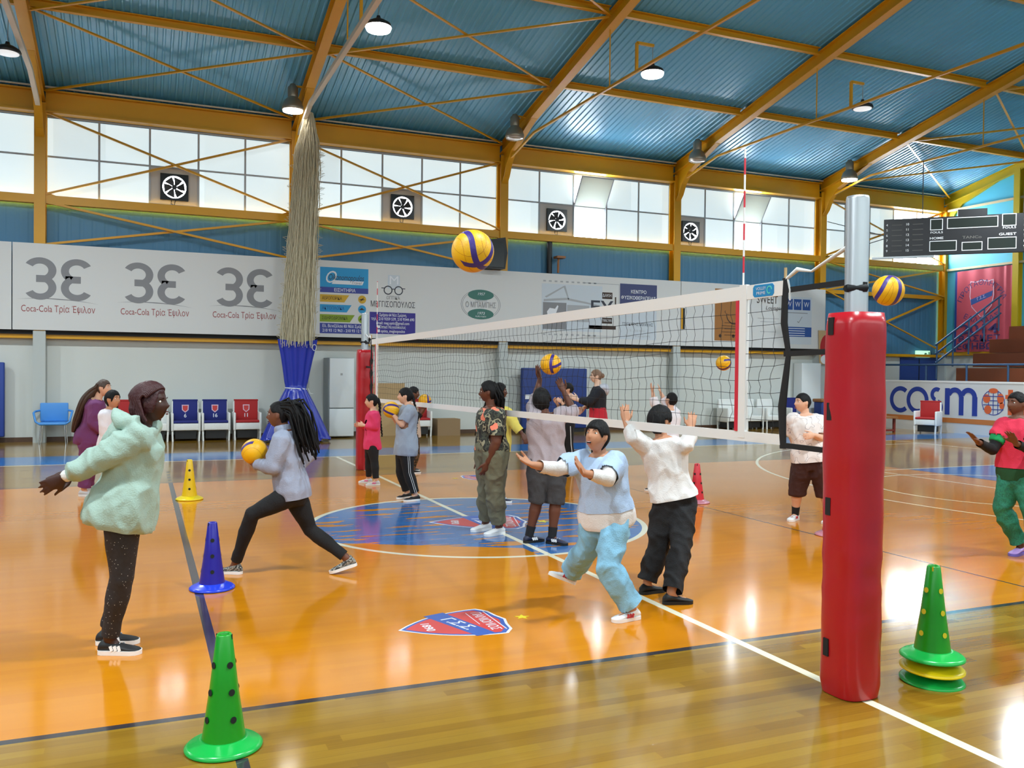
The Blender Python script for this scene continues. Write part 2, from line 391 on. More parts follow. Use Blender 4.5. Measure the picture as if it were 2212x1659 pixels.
# ------------------------------------------------------------------ steel frame
for i, x in enumerate(COLX):
    m = 'yellow_steel' if i < 8 else 'olive_steel'
    for sg in (1, -1):
        yc = sg*12.47
        if abs(x) < 21.5 or sg > 0:
            struct(MB().ibeam((x, yc, 2.3), (x, yc, 7.3), .22, .26, .02, up=(0, 1, 0)).build('column', 'yellow_steel'))
            struct(MB().box((x-.12, min(sg*12.3, sg*12.62), 0), (x+.12, max(sg*12.3, sg*12.62), 2.4)).build('column_pedestal', 'pilaster_grey'))
        a, b_ = Vector((x, sg*12.5, roof_z(12.5)-.10)), Vector((x, 0, roof_z(0)-.10))
        struct(MB().ibeam(a, b_, .20, .28, .02).build('rafter', m))
        # haunch plate at the knee, with its flange
        y0 = sg*12.36
        pl = [(y0, 6.55), (sg*12.2, 6.72), (sg*12.05, 7.0), (sg*11.75, 7.3), (sg*11.3, 7.47), (sg*10.5, roof_z(10.5)-.24), (sg*12.4, roof_z(12.4)-.2), (sg*12.45, 6.55)]
        struct(MB().prism(pl, (x-.012, 0, 0), (0, 1, 0), (0, 0, 1), .024).build('knee_plate', m))
        fl = MB()
        for q in range(5):
            fl.beam((x, pl[q][0], pl[q][1]), (x, pl[q+1][0], pl[q+1][1]), .16, .02)
        struct(fl.build('knee_flange', m))
    if i < 8:
        w = .09 if i in (3, 4) else .05
        tm = 'white_steel' if i in (3, 4) else 'yellow_steel'
        tie = MB()
        for sg in (1, -1):
            tie.beam((x, sg*12.1, 7.12), (x, sg*10.5, 7.45), w, w); tie.beam((x, sg*10.5, 7.45), (x, 0, 7.45), w, w)
        struct(tie.build('tie_beam', tm))
        for yy in (6.8, 0, -6.8):
            struct(MB().tube([(x, yy, 7.45), (x, yy, roof_z(yy)-.2)], .014, 6).build('hanger_rod', 'yellow_steel'))
for k in range(8):
    xa, xb = COLX[k]+.1, COLX[k+1]-.1
    for yy in (9.4, 6.63, 3.86, 1.1, -1.1, -3.86, -6.63, -9.4):
        ch = [(-.05, -.08), (.05, -.08), (.05, -.065), (-.035, -.065), (-.035, .065), (.05, .065), (.05, .08), (-.05, .08)]
        struct(MB().extr(ch, (xa, yy, roof_z(yy)+.03), (xb, yy, roof_z(yy)+.03)).build('purlin', 'yellow_steel'))
    for sg in (1, -1):
        y = sg*12.46
        struct(MB().ibeam((xa, y, 7.34), (xb, y, 7.34), .26, .48, .03).build('eave_beam', 'yellow_steel'))
        struct(MB().box((xa, min(y-.08, y+.08), 5.15), (xb, max(y-.08, y+.08), 5.33)).build('sill_rail', 'yellow_steel'))
    struct(MB().box((xa, 12.42, 2.245), (xb, 12.6, 2.33)).build('wall_rail', 'yellow_steel'))
    if k < 7: struct(MB().box((xa, 12.37, 2.33), (xb, 12.6, 2.46)).build('shade_strip', 'gap_shade'))  # black strip put in for the shade under the boards
    struct(MB().tube([(xa, 12.3, 7.63), (xb, 12.3, 7.63)], .022, 6).build('conduit_pipe', 'white_steel'))
def brace(a, b_, m='yellow_steel', w=.055):
    struct(MB().extr([(0, 0), (w, 0), (w, .008), (.008, .008), (.008, w), (0, w)], a, b_).build('brace', m))
for k in (3, 4, 7):
    xa, xb = COLX[k]+.12, COLX[k+1]-.12
    pan = [(12.25, 9.4), (9.4, 6.63), (6.63, 3.86), (3.86, 1.1)]
    for j, (y0, y1) in enumerate(pan):
        brace((xa, y1, roof_z(y1)-.09), (xb, y0, roof_z(y0)-.09)); brace((xa, y0, roof_z(y0)-.13), (xb, y1, roof_z(y1)-.13))
    for z0, z1 in ((5.33, 7.08), (4.25, 5.15))+(((2.4, 4.25),) if k == 7 else ()):
        mm = 'mullion_grey' if z0 > 5.3 else 'yellow_steel'
        brace((xa, 12.42, z0), (xb, 12.42, z1), 'yellow_steel'); brace((xa, 12.38, z1), (xb, 12.38, z0), 'yellow_steel')
    for xx, dx in ((xa, .3), (xb, -.3)):
        struct(MB().prism([(0, -.14), (dx, -.03), (dx, .05), (0, .16)], (xx-dx*.1, 12.40, 5.25), (1, 0, 0), (0, 0, 1), .012).build('gusset_plate', 'yellow_steel'))
struct(MB().box((16.27, 12.4, 4.18), (21.4, 12.56, 4.30)).build('sill_rail', 'yellow_steel'))
# gable-end posts and girts seen at the right edge
for yy in (9.72, 5, 0, -5, -9.72):
    struct(MB().ibeam((21.38, yy, 2.3), (21.38, yy, roof_z(yy)-.2), .2, .2, .02, up=(1, 0, 0)).build('end_post', 'olive_steel'))
for zz in (5.12, 7.1):
    struct(MB().box((21.40, -9.6, zz), (21.47, 12.3, zz+.07)).build('end_girt', 'cream_steel'))
struct(MB().box((21.36, -12, 2.30), (21.47, 12.3, 2.42)).build('end_rail', 'yellow_steel'))

# ------------------------------------------------------------------ windows, one to a bay
def far_window(k, sg=1, pm='pane_far', skip=(), opened=(), fan=None):
    xa, xb = COLX[k]+.10, COLX[k+1]-.10; n = 5; w = (xb-xa)/n; y = sg*(HW+.03); z0, zm, z1 = 5.33, 6.215, 7.1
    fr = MB()
    cuts = set(opened)
    for i in range(n+1): fr.box((xa+i*w-.022, y-.03, z0), (xa+i*w+.022, y+.03, z1))
    for z in (z0+.02, z1-.02): fr.box((xa, y-.028, z-.02), (xb, y+.028, z+.02))
    for i in range(n):
        if i not in cuts: fr.box((xa+i*w, y-.028, zm-.02), (xa+(i+1)*w, y+.028, zm+.02))
    f = struct(fr.build('window_%d' % (k+1 if sg > 0 else k+9), 'mullion_grey'))
    p = MB()
    for i in range(n):
        for r in (0, 1):
            if i in opened or (i, r) in skip or (fan == i and r == 0): continue
            a, b_ = (z0, zm) if r == 0 else (zm, z1)
            p.box((xa+i*w+.02, y-.008, a+.02), (xa+(i+1)*w-.02, y+.008, b_-.02))
    p.build('glazing_sheet', pm, f)
    for i in opened:
        cx0, cx1 = xa+i*w+.035, xa+(i+1)*w-.035; a = math.radians(33); h = .86
        c, s_ = math.cos(a), math.sin(a); up = Vector((0, -s_*sg, c)); o = Vector((0, y, zm))
        q = MB()
        pts = lambda x, t: Vector((x, 0, 0))+o+up*t
        nrm = Vector((0, c, s_))*.012
        vs = [pts(cx0, -h), pts(cx1, -h), pts(cx1, h), pts(cx0, h)]; vs = [v-nrm for v in vs]+[v+nrm for v in vs]
        q.add(vs, [(0,3,2,1),(4,5,6,7),(0,1,5,4),(1,2,6,5),(2,3,7,6),(3,0,4,7)])
        sash = q.build('open_sash', 'sash_sheet', f)
        g = MB()
        for (x_, t0, x2, t1) in ((cx0, -h, cx0, h), (cx1, -h, cx1, h), (cx0, -h, cx1, -h), (cx0, h, cx1, h), (cx0, 0, cx1, 0)):
            g.beam(pts(x_, t0), pts(x2, t1), .03, .03)
        g.build('sash_frame', 'mullion_grey', sash)
    return xa, w
far_window(0); far_window(1); far_window(2)
fans = []
for k, fi, op, sk in ((3, 2, (), ()), (4, 2, (), ()), (5, 1, (2,), ()), (6, 0, (2,), ()), (7, None, (), ((3, 0), (3, 1), (4, 0), (4, 1)))):
    xa, w = far_window(k, fan=fi, opened=op, skip=sk)
    if fi is not None: fans.append((k, xa+fi*w+w/2, w))
for k in range(8):
    xa, xb = COLX[k]+.1, COLX[k+1]-.1
    f = struct(MB().box((xa, -HW-.06, 4.4), (xb, -HW-.05, 4.45)).build('window_%d' % (k+9), 'mullion_grey'))
    g = MB()
    for i in range(6): g.box((xa+i*(xb-xa)/5-.02, -HW-.04, 4.4), (xa+i*(xb-xa)/5+.02, -HW, 7.1))
    g.build('window_bar', 'mullion_grey', f)
    MB().box((xa, -HW-.035, 4.4), (xb, -HW-.025, 7.1)).build('glazing_sheet', 'pane_near_fill', f)  # unseen panes, glow raised to light the far wall
FAN_TXT = ('left of the hanging net', 'just right of the hanging net', 'above the dark pipe', 'cut by a yellow column')
for n, (k, cx, w) in enumerate(fans):
    y = HW+.0; z = 5.33; h = .885; cz = z+.44
    t = thing('extractor_fan', 'black extractor fan in pale panel, '+FAN_TXT[n], 'extractor fan', (cx, y, z), 'extractor fans in the window band')
    hw = w/2-.02; hr = .27
    # panel with a round opening: ring of quads from circle to square
    mb = MB(); ci, sq = [], []
    for j in range(48):
        a = 2*PI*j/48; ci.append((cx+hr*math.cos(a), y+.02, cz+hr*math.sin(a)))
        c_, s_ = math.cos(a), math.sin(a); q = 1/max(abs(c_), abs(s_)); sq.append((cx+max(-hw, min(hw, c_*q*.6)), y+.02, max(z+.02, min(z+h-.02, cz+s_*q*.6))))
    mb.add(ci+sq, [(j, (j+1) % 48, 48+(j+1) % 48, 48+j) for j in range(48)]); mb.build('panel', 'panel_grey', t)
    hb = MB(); ri, ro = [], []
    for j in range(48):
        a = 2*PI*j/48; ri.append((cx+.255*math.cos(a), y-.05, cz+.255*math.sin(a))); c_, s_ = math.cos(a), math.sin(a); q = 1/max(abs(c_), abs(s_)); ro.append((cx+c_*q*.30, y-.05, cz+s_*q*.30))
    fs = [(j, (j+1) % 48, 48+(j+1) % 48, 48+j) for j in range(48)]
    hb.add(ri+ro, fs); hb.add([(a, y+.015, c) for a, b_, c in ri]+ri, fs); hb.add(ro+[(a, y+.018, c) for a, b_, c in ro], fs)
    hs = hb.build('housing', 'black_gloss', t)
    bl = MB()
    for j in range(6):
        a = 2*PI*j/6+.3*n; pts = []
        for rr, wd, sk in ((.06, .055, 0), (.14, .13, .05), (.24, .20, .13)):
            for sg_ in (-1, 1):
                aa = a+sk+sg_*wd/rr*.5; pts.append((cx+rr*math.cos(aa), y-.02+sg_*.012, cz+rr*math.sin(aa)))
        bl.add(pts, [(0, 1, 3, 2), (2, 3, 5, 4)])
        bl.add([(p_[0], p_[1]+.006, p_[2]) for p_ in pts], [(0, 1, 3, 2), (2, 3, 5, 4)])
    bl.build('blades', 'black', t)
    MB().tube([(cx, y-.06, cz), (cx, y+.0, cz)], .055, 16).build('hub', 'black', t)
    MB().tube([(cx-.06, y-.03, cz-.3), (cx-.07, y-.06, cz-.38), (cx, y-.05, cz-.42), (cx+.02, y-.03, cz-.3)], .008, 6).build('cable', 'black', t)

# ------------------------------------------------------------------ lamps
LX = [(-16.14, 0), (-10.76, 0), (-5.4, 0), (0.0, 1), (5.38, 0), (10.77, 0), (16.15, 1)]
def bell_lamp(x, sg, lit, label):
    y, z = sg*11.0, 7.40; lx = x-.30
    t = thing('bell_lamp', label, 'lamp', (lx, y, z+.5), 'bell lamps along the eaves')
    ax = None
    MB().lathe([(.225, 0), (.24, .015), (.23, .08), (.19, .20), (.12, .27), (.11, .29)], 28, (lx, y, z)).build('reflector', 'bell_grey', t)
    MB().lathe([(.11, .29), (.115, .31), (.115, .50), (.07, .55), (.06, .58)], 20, (lx, y, z)).build('gear_housing', 'bell_grey', t)
    MB().lathe([(.22, -.004), (.215, -.03), (.08, -.06), (.001, -.062)], 28, (lx, y, z)).build('glass', 'lamp_lit' if lit else 'lamp_glass', t)
    MB().box((lx-.03, y-.02, z+.52), (x+.02, y+.02, z+.56)).build('bracket', 'yellow_steel', t)
for x, lit in LX:
    if x > -5:
        nm = {-5.4: 'leftmost yellow column', 0.0: 'column by the hanging net', 5.38: 'column with the black loudspeaker', 10.77: 'column left of the tilted far window', 16.15: 'column behind the silver post'}[x]
        bell_lamp(x, 1, lit, ('lit' if lit else 'unlit')+' grey bell lamp under the rafter at the '+nm)
PEND = [(-5.62, 9.2, 7.27, 'lamp_dim', 'small dim pendant lamp hanging on a chain in the top left corner'),
        (.30, 5.75, 7.46, 'lamp_lit', 'brightly lit disc pendant hanging from the rafter line above the net curtain'),
        (5.74, 5.75, 7.46, 'lamp_lit', 'brightly lit disc pendant on a yellow arm, right of the loudspeaker rafter'),
        (11.1, 5.75, 7.46, 'lamp_dim', 'unlit black disc pendant on a yellow arm near the top right')]
for x, y, z, m, lb in PEND:
    t = thing('pendant_lamp', lb, 'lamp', (x, y, z+.4), 'disc pendant lamps')
    MB().lathe([(.21, 0), (.225, .02), (.205, .07), (.12, .12), (.045, .15), (.03, .2)], 28, (x, y, z)).build('housing', 'black', t)
    MB().lathe(([(.21, .03), (.222, .0), (.20, -.05), (.12, -.075), (.001, -.08)] if m == 'lamp_lit' else [(.19, -.002), (.185, -.012), (.001, -.014)]), 28, (x, y, z)).build('diffuser', m, t)
    bx = min(COLX, key=lambda q: abs(q-x))
    if m == 'lamp_dim' and x < 0:
        MB().tube([(x, y, z+.18), (x+.01, y+.02, z+.6), (x, y, roof_z(y)-.02)], .008, 6).build('chain', 'steel', t)
    else:
        MB().tube([(x, y, z+.18), (x, y, z+.52)], .008, 6).build('chain', 'steel', t)
        MB().beam((bx, y, 7.47), (bx, y, 8.0), .05, .05).beam((bx, y, 8.0), (x+.02, y, 8.0), .05, .05).build('arm', 'yellow_steel', t)
def lamp_fill_light(x, y, z, w):
    d = bpy.data.lights.new('lamp_fill_light', 'AREA'); d.shape = 'DISK'; d.size = .4; d.energy = w; d.color = (.88, .97, 1); d.spread = math.radians(165)
    o = bpy.data.objects.new('lamp_fill_light', d); C.objects.link(o); o.location = (x, y, z)
for x in (-16.1, -10.7, -5.4, .3, 5.74, 11.1, 16.5):
    for y in (5.75, -5.75):
        lamp_fill_light(x, y, 7.40, LAMP_FILL_W)

# ------------------------------------------------------------------ colours of the things
mat('print_grey', (132, 132, 136), .6); mat('print_mid', (168, 170, 174), .6); mat('print_dark', (52, 54, 66), .6); mat('print_red', (150, 62, 62), .6)
mat('print_sky', (38, 150, 206), .6); mat('print_indigo', (58, 70, 152), .6); mat('print_gold', (206, 164, 42), .6); mat('print_lime', (132, 158, 34), .6)
mat('print_violet', (54, 44, 138), .6); mat('print_green', (64, 116, 106), .6); mat('print_navy', (62, 68, 112), .6); mat('print_brown', (158, 104, 48), .6)
mat('print_blue', (44, 80, 150), .6); mat('print_white', (228, 230, 236), .6); mat('print_pale', (198, 206, 214), .6); mat('print_ink', (56, 34, 20), .6)
mat('logo_blue', (34, 58, 148), .55); mat('logo_orange', (214, 98, 52), .55); mat('logo_stripe', (198, 118, 58), .55)
mat('chair_white', (234, 236, 234), .55, bump=.3, bscale=60); mat('cover_blue', (30, 40, 120), .75); mat('cover_red', (176, 38, 40), .75)
mat('chair_blue', (74, 146, 220), .4); mat('mat_blue', (30, 56, 124), .55, bump=.1, bscale=8); mat('mat_royal', (38, 66, 150), .55)
mat('curtain_blue', (26, 48, 166), .25, spec=.6, bump=.25, bscale=6, bstretch=(2, 2, .5)); mat('net_beige', (206, 196, 168), .8); mat('net_core', (176, 166, 140), .9, var=.3, vscale=30, bump=.6, bscale=60)
mat('rope_white', (226, 228, 228), .8); mat('fridge_white', (222, 228, 230), .35); mat('fridge_side', (150, 158, 160), .5)
mat('cardboard', (190, 160, 116), .8); mat('box_brown', (148, 122, 90), .8); mat('wood_red', (120, 48, 40), .5); mat('wood_brown', (150, 98, 52), .5)
mat('bleacher_brown', (124, 64, 36), .45, var=.1, vscale=2); mat('bleacher_end', (196, 190, 176), .6); mat('rail_blue', (60, 92, 130), .35, metal=.3)
mat('flag_red', (206, 84, 100), .6); mat('flag_ink', (62, 52, 112), .6); mat('flag_white', (226, 196, 214), .6); mat('door_blue', (36, 66, 138), .45)
mat('exit_green', (170, 225, 190), .5, emit=.9); mat('board_black', (24, 24, 28), .4); mat('board_screen', (22, 30, 26), .3); mat('board_white', (214, 216, 220), .6); mat('board_grey', (84, 82, 78), .6)
mat('cone_green', (10, 148, 26), .3, spec=.6); mat('brim_green', (20, 172, 70), .25, spec=.6); mat('cone_blue', (34, 30, 150), .3); mat('brim_blue', (38, 66, 214), .25)
mat('cone_yellow', (232, 196, 8), .35); mat('brim_yellow', (236, 210, 20), .3); mat('cone_red', (206, 40, 54), .35); mat('brim_pink', (232, 150, 168), .2, trans=.3)
mat('hole_dark', (10, 20, 12), .8); mat('hole_yellow', (214, 196, 30), .7)
mat('tape_white', (238, 236, 234), .7); mat('cord_black', (26, 26, 26), .7); mat('strap_black', (20, 20, 22), .7); mat('antenna_red', (214, 40, 60), .4); mat('badge_blue', (22, 136, 196), .5); mat('badge_teal', (90, 200, 190), .5)
mat('crest_red', (206, 66, 66), .3); mat('crest_blue', (56, 92, 172), .3); mat('crest_white', (226, 224, 232), .35); mat('star_yellow', (226, 206, 30), .35)

EX, EZ, EY = Vector((1, 0, 0)), Vector((0, 0, 1)), Vector((0, 1, 0))
def arc_strip(cx, cy, r, t, a0, a1, n=18, sy=1.0):
    return [(cx+(r+t/2)*math.cos(math.radians(a0+(a1-a0)*i/n)), cy+sy*(r+t/2)*math.sin(math.radians(a0+(a1-a0)*i/n))) for i in range(n+1)] + \
           [(cx+(r-t/2)*math.cos(math.radians(a0+(a1-a0)*i/n)), cy+sy*(r-t/2)*math.sin(math.radians(a0+(a1-a0)*i/n))) for i in range(n, -1, -1)]
def oval(cx, cy, rx, ry, n=28): return [(cx+rx*math.cos(2*PI*i/n), cy+ry*math.sin(2*PI*i/n)) for i in range(n)]
def shapes(polys, o, ux, uy, m, parent, name, d=.002):
    mb = MB()
    for p in polys: mb.prism(p, o, ux, uy, d)
    return mb.build(name, m, parent)

# ------------------------------------------------------------------ sponsor boards on the far wall
BY = 12.28
BD = []
for x0, x1, lb in ((-10.8, -5.92, 'plain white end of the sponsor board, left of the three grey emblems'), (-5.90, .36, 'long white sponsor board printed with three grey mirrored-letter emblems'),
                   (.38, 10.86, 'long white sponsor board with travel, optician and tavern advertisements'), (10.88, 16.2, 'white sponsor board with a brown poster, behind the right end of the volleyball net')):
    t = thing('sponsor_board', lb, 'sponsor board', (x0, BY, 2.42), 'sponsor boards along the far wall')
    MB().box((x0, BY, 2.42), (x1, BY+.05, 4.27)).build('panel', 'banner_white', t); BD.append(t)
for cx in (-5.03, -3.1, -1.17):
    o = (cx, BY, 3.52)
    pol = []
    for sg in (1, -1):
        for sy, a0, a1 in ((1, 150, -62), (-1, -150, 62)):
            q = arc_strip(-.355, sy*.185, .235, .155, a0, a1, 22, .86)
            pol.append([(x*sg, y) for x, y in q])
        bar = [(sg*-.43, -.075), (sg*-.13, -.075), (sg*-.13, .075), (sg*-.43, .075)]
        shapes([bar if sg > 0 else bar[::-1]], o, EX, EZ, 'print_grey', BD[1], 'printed_emblem', .0026)
    for i_, q in enumerate(pol): shapes([q if i_ < 2 else q[::-1]], o, EX, EZ, 'print_grey', BD[1], 'printed_emblem', .002+.0003*i_)
    sw = [(-.78+1.56*i/24, .075*(1-((i-9)/13)**2)) for i in range(25)]
    shapes([sw+[(x, y-.022*(1-abs(x)/.8)) for x, y in sw[::-1]]], (cx, BY, 3.03), EX, EZ, 'print_grey', BD[1], 'printed_swoosh')
    text('Coca-Cola Τρία Έψιλον', (cx, BY, 2.87), EX, EZ, .2, 'print_red', BD[1], 'printed_text', width=1.42)
B = BD[2]
def P(polys, m, name='printed_panel', o=(0, BY, 0), d=.002): return shapes(polys, o, EX, EZ, m, B, name, d)
def T(s, x, z, size, m, w=None, d=.005, al='CENTER', b=B, **k): return text(s, (x, BY, z), EX, EZ, size, m, b, 'printed_text', width=w, depth=d, align=al, **k)
P([rect(.57, 3.62, 1.75, 4.11)], 'print_sky'); P([rect(.57, 3.50, 1.75, 3.63)], 'print_indigo', d=.003)
T('Oikonomopoulos', 1.2, 3.87, .2, 'print_dark', .86, shear=.25); T('O', .8, 3.86, .42, 'print_white', .26, shear=.35); P([[(.85, 3.71), (1.6, 3.71), (1.64, 3.80), (.9, 3.80)]], 'print_white', d=.003)
T('Travel', 1.45, 3.755, .1, 'print_grey', .25, shear=.3); T('ΕΙΣΗΤΗΡΙΑ', 1.17, 3.562, .11, 'print_white', .52, bold=.01)
for z, m, x1, s, c in ((3.36, 'print_gold', 1.28, 'ΑΕΡΟΠΟΡΙΚΑ', 'print_ink'), (3.12, 'print_sky', 1.34, 'ΑΚΤΟΠΛΟΪΚΑ', 'print_blue'), (2.88, 'print_lime', 1.42, 'ΣΙΔΗΡΟΔΡΟΜΙΚΑ', 'print_ink')):
    P([[(.57, z-.09), (x1-.12, z-.09), (x1, z+.09), (.57, z+.09)], oval(1.6, z, .1, .1)], m); T(s, .62+(x1-.8)*.5, z, .11, c, x1-.8)
P([[(1.52, 3.35), (1.6, 3.38), (1.66, 3.42), (1.62, 3.37), (1.68, 3.36), (1.6, 3.34), (1.55, 3.30), (1.57, 3.34)], [(1.52, 3.10), (1.68, 3.10), (1.62, 3.13), (1.6, 3.16), (1.56, 3.13)], [(1.53, 2.85), (1.66, 2.85), (1.66, 2.91), (1.58, 2.92)]], 'print_ink', 'printed_icon', d=.004)
P([rect(.57, 2.51, 1.75, 2.76)], 'print_indigo'); T('Ελ. Βενιζέλου 83 Νέα Σμύρνη', 1.16, 2.69, .1, 'print_white', 1.05, bold=.008); T('210 93 12 963 - 210 93 12 964', 1.16, 2.58, .1, 'print_white', 1.05, bold=.008)
P([arc_strip(x, 3.62, .1, .026, 0, 360) for x in (2.25, 2.52)]+[rect(2.34, 3.64, 2.43, 3.66), rect(2.08, 3.66, 2.16, 3.68), rect(2.61, 3.66, 2.69, 3.68)], 'print_dark', 'printed_icon'); P([rect(2.24, 3.66, 2.55, 4.0)], 'print_pale', d=.001); T('M', 2.4, 3.86, .3, 'print_white', .22)
T('ΟΠΤΙΚΑ', 2.38, 3.43, .12, 'print_grey', .34); T('ΜΕΓΓΙΣΟΠΟΥΛΟΣ', 2.38, 3.26, .2, 'print_dark', 1.13)
P([rect(1.79, 2.53, 2.96, 3.07)], 'print_violet')
for i, s in enumerate(('Ομήρου 64 Νέα Σμύρνη,', 'τηλ.: 210 9359 539, 210 9344 690', 'email: meg.optic@gmail.com', 'Οπτικά Μεγγισόπουλος', 'optica_megisopoulos')): T(s, 2.38, 3.0-.1*i, .1, 'print_white', (.7, 1.1, .84, .66, .62)[i], bold=.006)
P([rect(1.98, 2.57, 2.05, 2.64), rect(1.98, 2.67, 2.05, 2.74)], 'print_white', 'printed_icon', d=.004)
cx, cz = 4.72, 3.36
P([arc_strip(cx, cz, .545, .012, 0, 360, 40, .70), arc_strip(cx, cz, .505, .01, 0, 360, 40, .70)], 'print_grey', 'printed_emblem')
lens = lambda sg: [(cx+.36*math.cos(PI*i/14), cz+sg*(.245+.14*math.sin(PI*i/14))) for i in range(15)]+[(cx-.36*math.cos(PI*i/14), cz+sg*(.245-.135*math.sin(PI*i/14))) for i in range(1, 14)]
P([lens(1), lens(-1)], 'print_green', 'printed_emblem', d=.003)
T('1957', cx, cz+.27, .1, 'print_white', .2, shear=.2); T('1973', cx, cz-.23, .1, 'print_white', .2, shear=.2); T('Αυθεντικόν', cx, cz-.31, .06, 'print_white', .3); T('Ταβέρνα', cx, cz+.1, .08, 'print_mid', .34); T('Ο ΜΠΑΜΠΗΣ', cx, cz-.02, .2, 'print_grey', .84)
# tarpaulin advert under clear film, gym advert, physiotherapy advert
P([rect(6.46, 2.74, 8.3, 4.0)], 'print_pale'); P([rect(6.5, 2.78, 7.2, 3.5)], 'print_grey', d=.003); P([rect(7.22, 3.0, 7.9, 3.45)], 'print_mid', d=.003)
P([[(6.66, 3.05), (6.62, 3.25), (6.7, 3.35), (6.86, 3.33), (6.93, 3.43), (6.96, 3.4), (6.9, 3.24), (6.82, 3.06), (6.78, 3.06), (6.8, 3.18), (6.72, 3.17), (6.7, 3.04)]], 'print_white', 'printed_icon', d=.005)
P([rect(6.5+.17*i, 4.05, 6.58+.17*i, 4.09) for i in range(10)]+[rect(6.5+.17*i, 2.62, 6.58+.17*i, 2.66) for i in range(10)], 'print_mid', 'printed_edge')
P([[(6.52, 3.52), (7.2, 3.58), (7.8, 3.5), (8.24, 3.44), (8.24, 3.47), (7.8, 3.55), (7.2, 3.64), (6.52, 3.58)], [(6.55, 3.65), (7.1, 3.95), (7.12, 3.92), (6.6, 3.62)], [(7.1, 3.95), (7.25, 3.6), (7.28, 3.6), (7.16, 3.97)]], 'print_mid', 'printed_fold', d=.004)
P([rect(8.3, 3.66, 8.62, 3.84), rect(8.3, 2.98, 8.62, 3.14), rect(7.9, 2.82, 8.74, 2.92), rect(8.7, 3.4, 8.74, 3.72)], 'print_ink'); T('ΕΥ', 8.28, 3.4, .46, 'print_dark', .7, bold=.02); T('ΔΑΚΗ', 8.45, 3.75, .12, 'print_white', .27); T('ΓΥΜΝΑΣΤΗΡΙΑ', 8.45, 3.06, .1, 'print_white', .3)
P([[(7.75, 2.62), (8.84, 2.62), (8.84, 4.08), (7.75, 4.08), (7.75, 4.065), (8.825, 4.065), (8.825, 2.635), (7.75, 2.635)]], 'print_mid', 'printed_edge')
P([rect(8.86, 3.5, 10.06, 4.11)], 'print_navy'); P([rect(8.86, 2.56, 10.06, 3.5)], 'print_pale'); T('ΚΕΝΤΡΟ', 9.46, 3.89, .13, 'print_white', .5, bold=.015); T('ΦΥΣΙΚΟΘΕΡΑΠΕΙΑΣ', 9.46, 3.72, .13, 'print_white', 1.12, bold=.015)
T('ΤΣΙΓΚΑΡΗΣ ΜΙΧΑΛΗΣ', 9.44, 2.98, .12, 'print_dark', 1.0); T('Τ. 210 9311', 9.44, 2.8, .08, 'print_mid', .5); T('Νέα Σμύρνη', 9.44, 2.66, .08, 'print_mid', .8)
B = BD[3]
P([rect(10.94, 2.9, 11.0, 3.5)], 'black', 'slot_dark', d=.02); P([rect(10.885, 2.9, 10.94, 3.5)], 'yellow_steel', 'slot_column', d=.012)  # slot in the board: dark gap and column behind it, drawn as strips
P([rect(12.05, 2.6, 13.28, 4.12)], 'print_brown'); P([arc_strip(12.75, 3.38, .28, .03, 180, 360, 20), arc_strip(12.75, 3.45, .34, .02, 160, 380, 20, .3)], 'print_ink', 'printed_icon', d=.004)
for i in range(5): P([rect(12.4-.1*(i % 2), 3.12-.09*i, 13.1+.06*(i % 2), 3.135-.09*i)], 'print_ink', 'printed_line', d=.004)
P([oval(12.25, 2.74, .05, .05), oval(12.72, 2.74, .05, .05)], 'print_ink', 'printed_icon', d=.004)
T('SWEET', 13.95, 3.86, .34, 'print_ink', .78, b=B); T('Lounges', 14.2, 3.62, .16, 'print_ink', .62, b=B, shear=.2)
P([rect(13.6, 3.3, 14.4, 3.31), rect(13.7, 3.2, 14.3, 3.21), rect(13.7, 2.9, 14.3, 2.91)], 'print_grey', 'printed_line')
P([rect(14.6, 2.55, 15.66, 4.0)], 'print_pale'); P([rect(14.62+.34*i, 3.6, 14.92+.34*i, 3.93) for i in range(3)], 'print_blue', d=.003)
for i in range(3): T('W', 14.77+.34*i, 3.765, .22, 'print_white', .2, b=B)
P([rect(14.62, 2.78, 15.66, 3.08)], 'print_blue', d=.003); P([rect(14.7, 3.02-.07*i, 15.4, 3.04-.07*i) for i in range(4)], 'print_white', 'printed_line', d=.005); P([[(15.1, 3.24), (15.16, 3.2), (15.3, 3.4), (15.28, 3.4), (15.16, 3.23), (15.11, 3.26)], rect(14.7, 3.5, 15.5, 3.52)], 'print_grey', 'printed_line', d=.004)

# loudspeaker, drain pipe
t = thing('loudspeaker', 'black loudspeaker box on the yellow column above the sponsor board', 'loudspeaker', (5.02, 12.0, 4.25))
MB().prism([(4.74, 4.285), (5.28, 4.285), (5.34, 4.7), (5.28, 5.1), (4.72, 5.0)], (0, 12.34, 0), EX, EZ, .34).build('cabinet', 'black', t); MB().box((4.78, 11.985, 4.32), (5.24, 12.0, 4.95)).build('grille', 'black_gloss', t)
tag(MB().tube([(6.78, 12.5, 5.25), (6.78, 12.5, 4.1)], .075, 12).build('drain_pipe', 'black'), 'dark vertical pipe on the blue cladding below an extractor fan', 'pipe')
tag(MB().tube([(7.05, 12.45, 4.75), (6.95, 12.3, 4.62), (6.95, 12.3, 4.3)], .03, 8).box((6.9, 12.25, 4.7), (7.15, 12.5, 4.76)).build('wall_bracket', 'wood_brown'), 'small brown bracket on the cladding right of the dark pipe', 'bracket')

